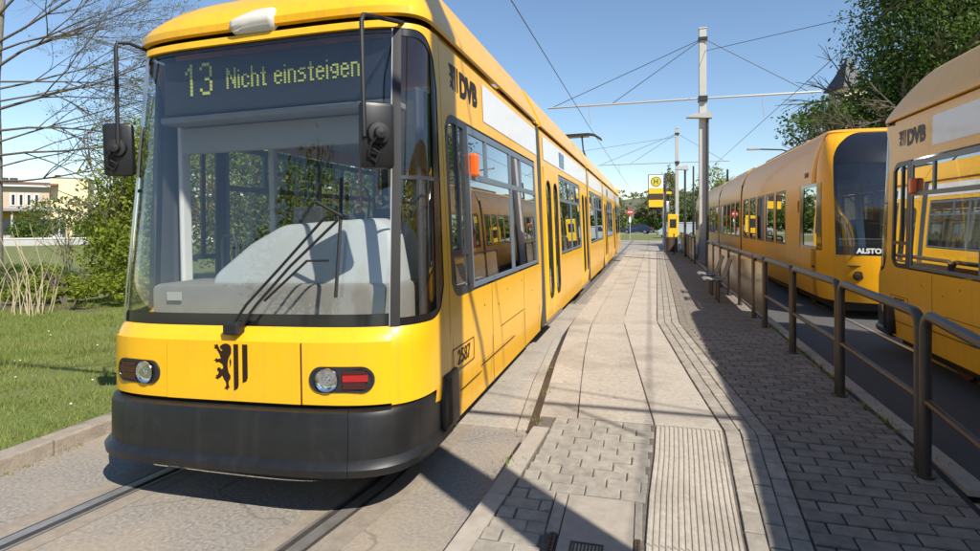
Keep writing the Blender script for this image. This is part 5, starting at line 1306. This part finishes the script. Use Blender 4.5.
g = empty('flat_pavilion', (-45.0, 33.8, 0), R(46), 'low pavilion with a flat grey canopy and ochre fascia', 'pavilion')
MB().bbox(-5.2, 1.7, -1.5, 2.2, 2.55, 2.78, .02).build('canopy', 'roof_grey', g)
MB().box(-3.6, -.2, 0, 2.0, 2.0, 2.54).build('fascia', 'ochre', g)
MB().box(-5, 1.4, .3, 2.0, 0, 1.99).build('wall', 'wall_grey', g)
for x in (-4.9, -3.4, -1.5, 1.3): MB().box(x, x+.12, -1.3, -1.18, 0, 2.54).build('post', 'wall_grey', g)
for x, w in ((-3.1, .5), (-1.1, .55), (.6, .4)):
    d = MB().box(x, x+w, .24, .296, .2, 1.85).build('door', 'wall_white', g); MB().box(x+.1, x+w-.1, .22, .236, .9, 1.7).build('pane', 'window_dark', d)
g = empty('garden_wall', (-41.5, 31.0, 0), R(46), 'low pale garden wall in front of the pavilion', 'wall')
MB().box(-9, 5, 0, .3, 0, .55).build('wall', 'wall_grey', g); MB().box(-9.05, 5.05, -.05, .35, .55, .63).build('coping', 'wall_white', g)
for k, (x, y) in enumerate(((-47, 30), (-44, 32.4), (-41.3, 34.6))):
    shrub('hedge_shrub', x, y, [(0, 0, .95, 1.4, 1.2, 1.0)], 2200, .13, 'leaf_mid', ('clipped shrub left of the pavilion door', 'clipped shrub before the pavilion door', 'clipped shrub right of the pavilion door')[k], h=1.2)
g = empty('house', (-36, 38.5, 0), R(40), 'small red roofed house half hidden by shrubs', 'house')
MB().box(-4, 3, 0, 5, 0, 2.4).build('wall', 'wall_white', g)
MB().add([(-4.3, -.4, 2.35), (3.3, -.4, 2.35), (3.3, 5.4, 2.35), (-4.3, 5.4, 2.35), (-4.3, 2.5, 3.9), (3.3, 2.5, 3.9)], [(0, 1, 5, 4), (2, 3, 4, 5), (1, 2, 5), (3, 0, 4), (0, 3, 2, 1)]).build('roof', 'roof_brown', g)
for x in (-3, -.8, 1.4):
    w = MB().box(x, x+.9, -.06, -.004, .9, 1.9).build('window', 'roof_brown', g); MB().box(x+.08, x+.82, -.08, -.065, 1.0, 1.8).build('pane', 'window_dark', w)
# church tower behind the right tree
g = empty('church_tower', (29.6, 100.5, 0), R(20), 'pale church tower with dark spire behind the tree', 'tower')
MB().box(-1.8, 1.8, -1.8, 1.8, 0, 22.0).build('shaft', 'wall_cream', g)
MB().add([(-2.4, -2.4, 22), (2.4, -2.4, 22), (2.4, 2.4, 22), (-2.4, 2.4, 22), (-1.3, -1.3, 24.2), (1.3, -1.3, 24.2), (1.3, 1.3, 24.2), (-1.3, 1.3, 24.2), (0, 0, 27.2)], [(3, 2, 1, 0), (0, 1, 5, 4), (1, 2, 6, 5), (2, 3, 7, 6), (3, 0, 4, 7), (4, 5, 8), (5, 6, 8), (6, 7, 8), (7, 4, 8)]).build('spire', 'roof_slate', g)
for sx in (-.7, .7): MB().box(sx-.3, sx+.3, -1.86, -1.803, 18, 20.4).build('louvre', 'window_dark', g)

# ------------------------------------------------------------------ weeds in the joints
P = []
spots = [(1.66, y_) for y_ in (4.22, 5.85, 7.6, 9.3)]*3+[(XE-.03, random.uniform(3.6, 10)) for _ in range(26)]+[(KE(y_)-.015, y_) for y_ in (3.8, 4.5, 5.2, 6.1)]+[(-4.29, random.uniform(2.6, 4.2)) for _ in range(10)]
W = []
for x, y in spots:
    z = ZP(y) if x > -1 else .0
    for k in range(random.randint(14, 40)):
        a = random.uniform(0, 6.28); rr_ = abs(random.gauss(0, .05)); h = random.uniform(.010, .032); px, py = x+rr_*math.cos(a), y+rr_*math.sin(a)*1.6; b = random.uniform(0, 6.28)
        W += [(px-.004*math.sin(b), py+.004*math.cos(b), z-.004), (px+.004*math.sin(b), py-.004*math.cos(b), z-.004), (px+h*.6*math.cos(b), py+h*.6*math.sin(b), z+h)]
o = bpy.data.objects.new('joint_weeds', np_mesh('joint_weeds', np.array(W), np.arange(len(W)).reshape(-1, 3), 'blade')); link(o)
tag(o, 'tiny weeds growing in paving joints and at railing feet', 'weeds', kind='stuff')
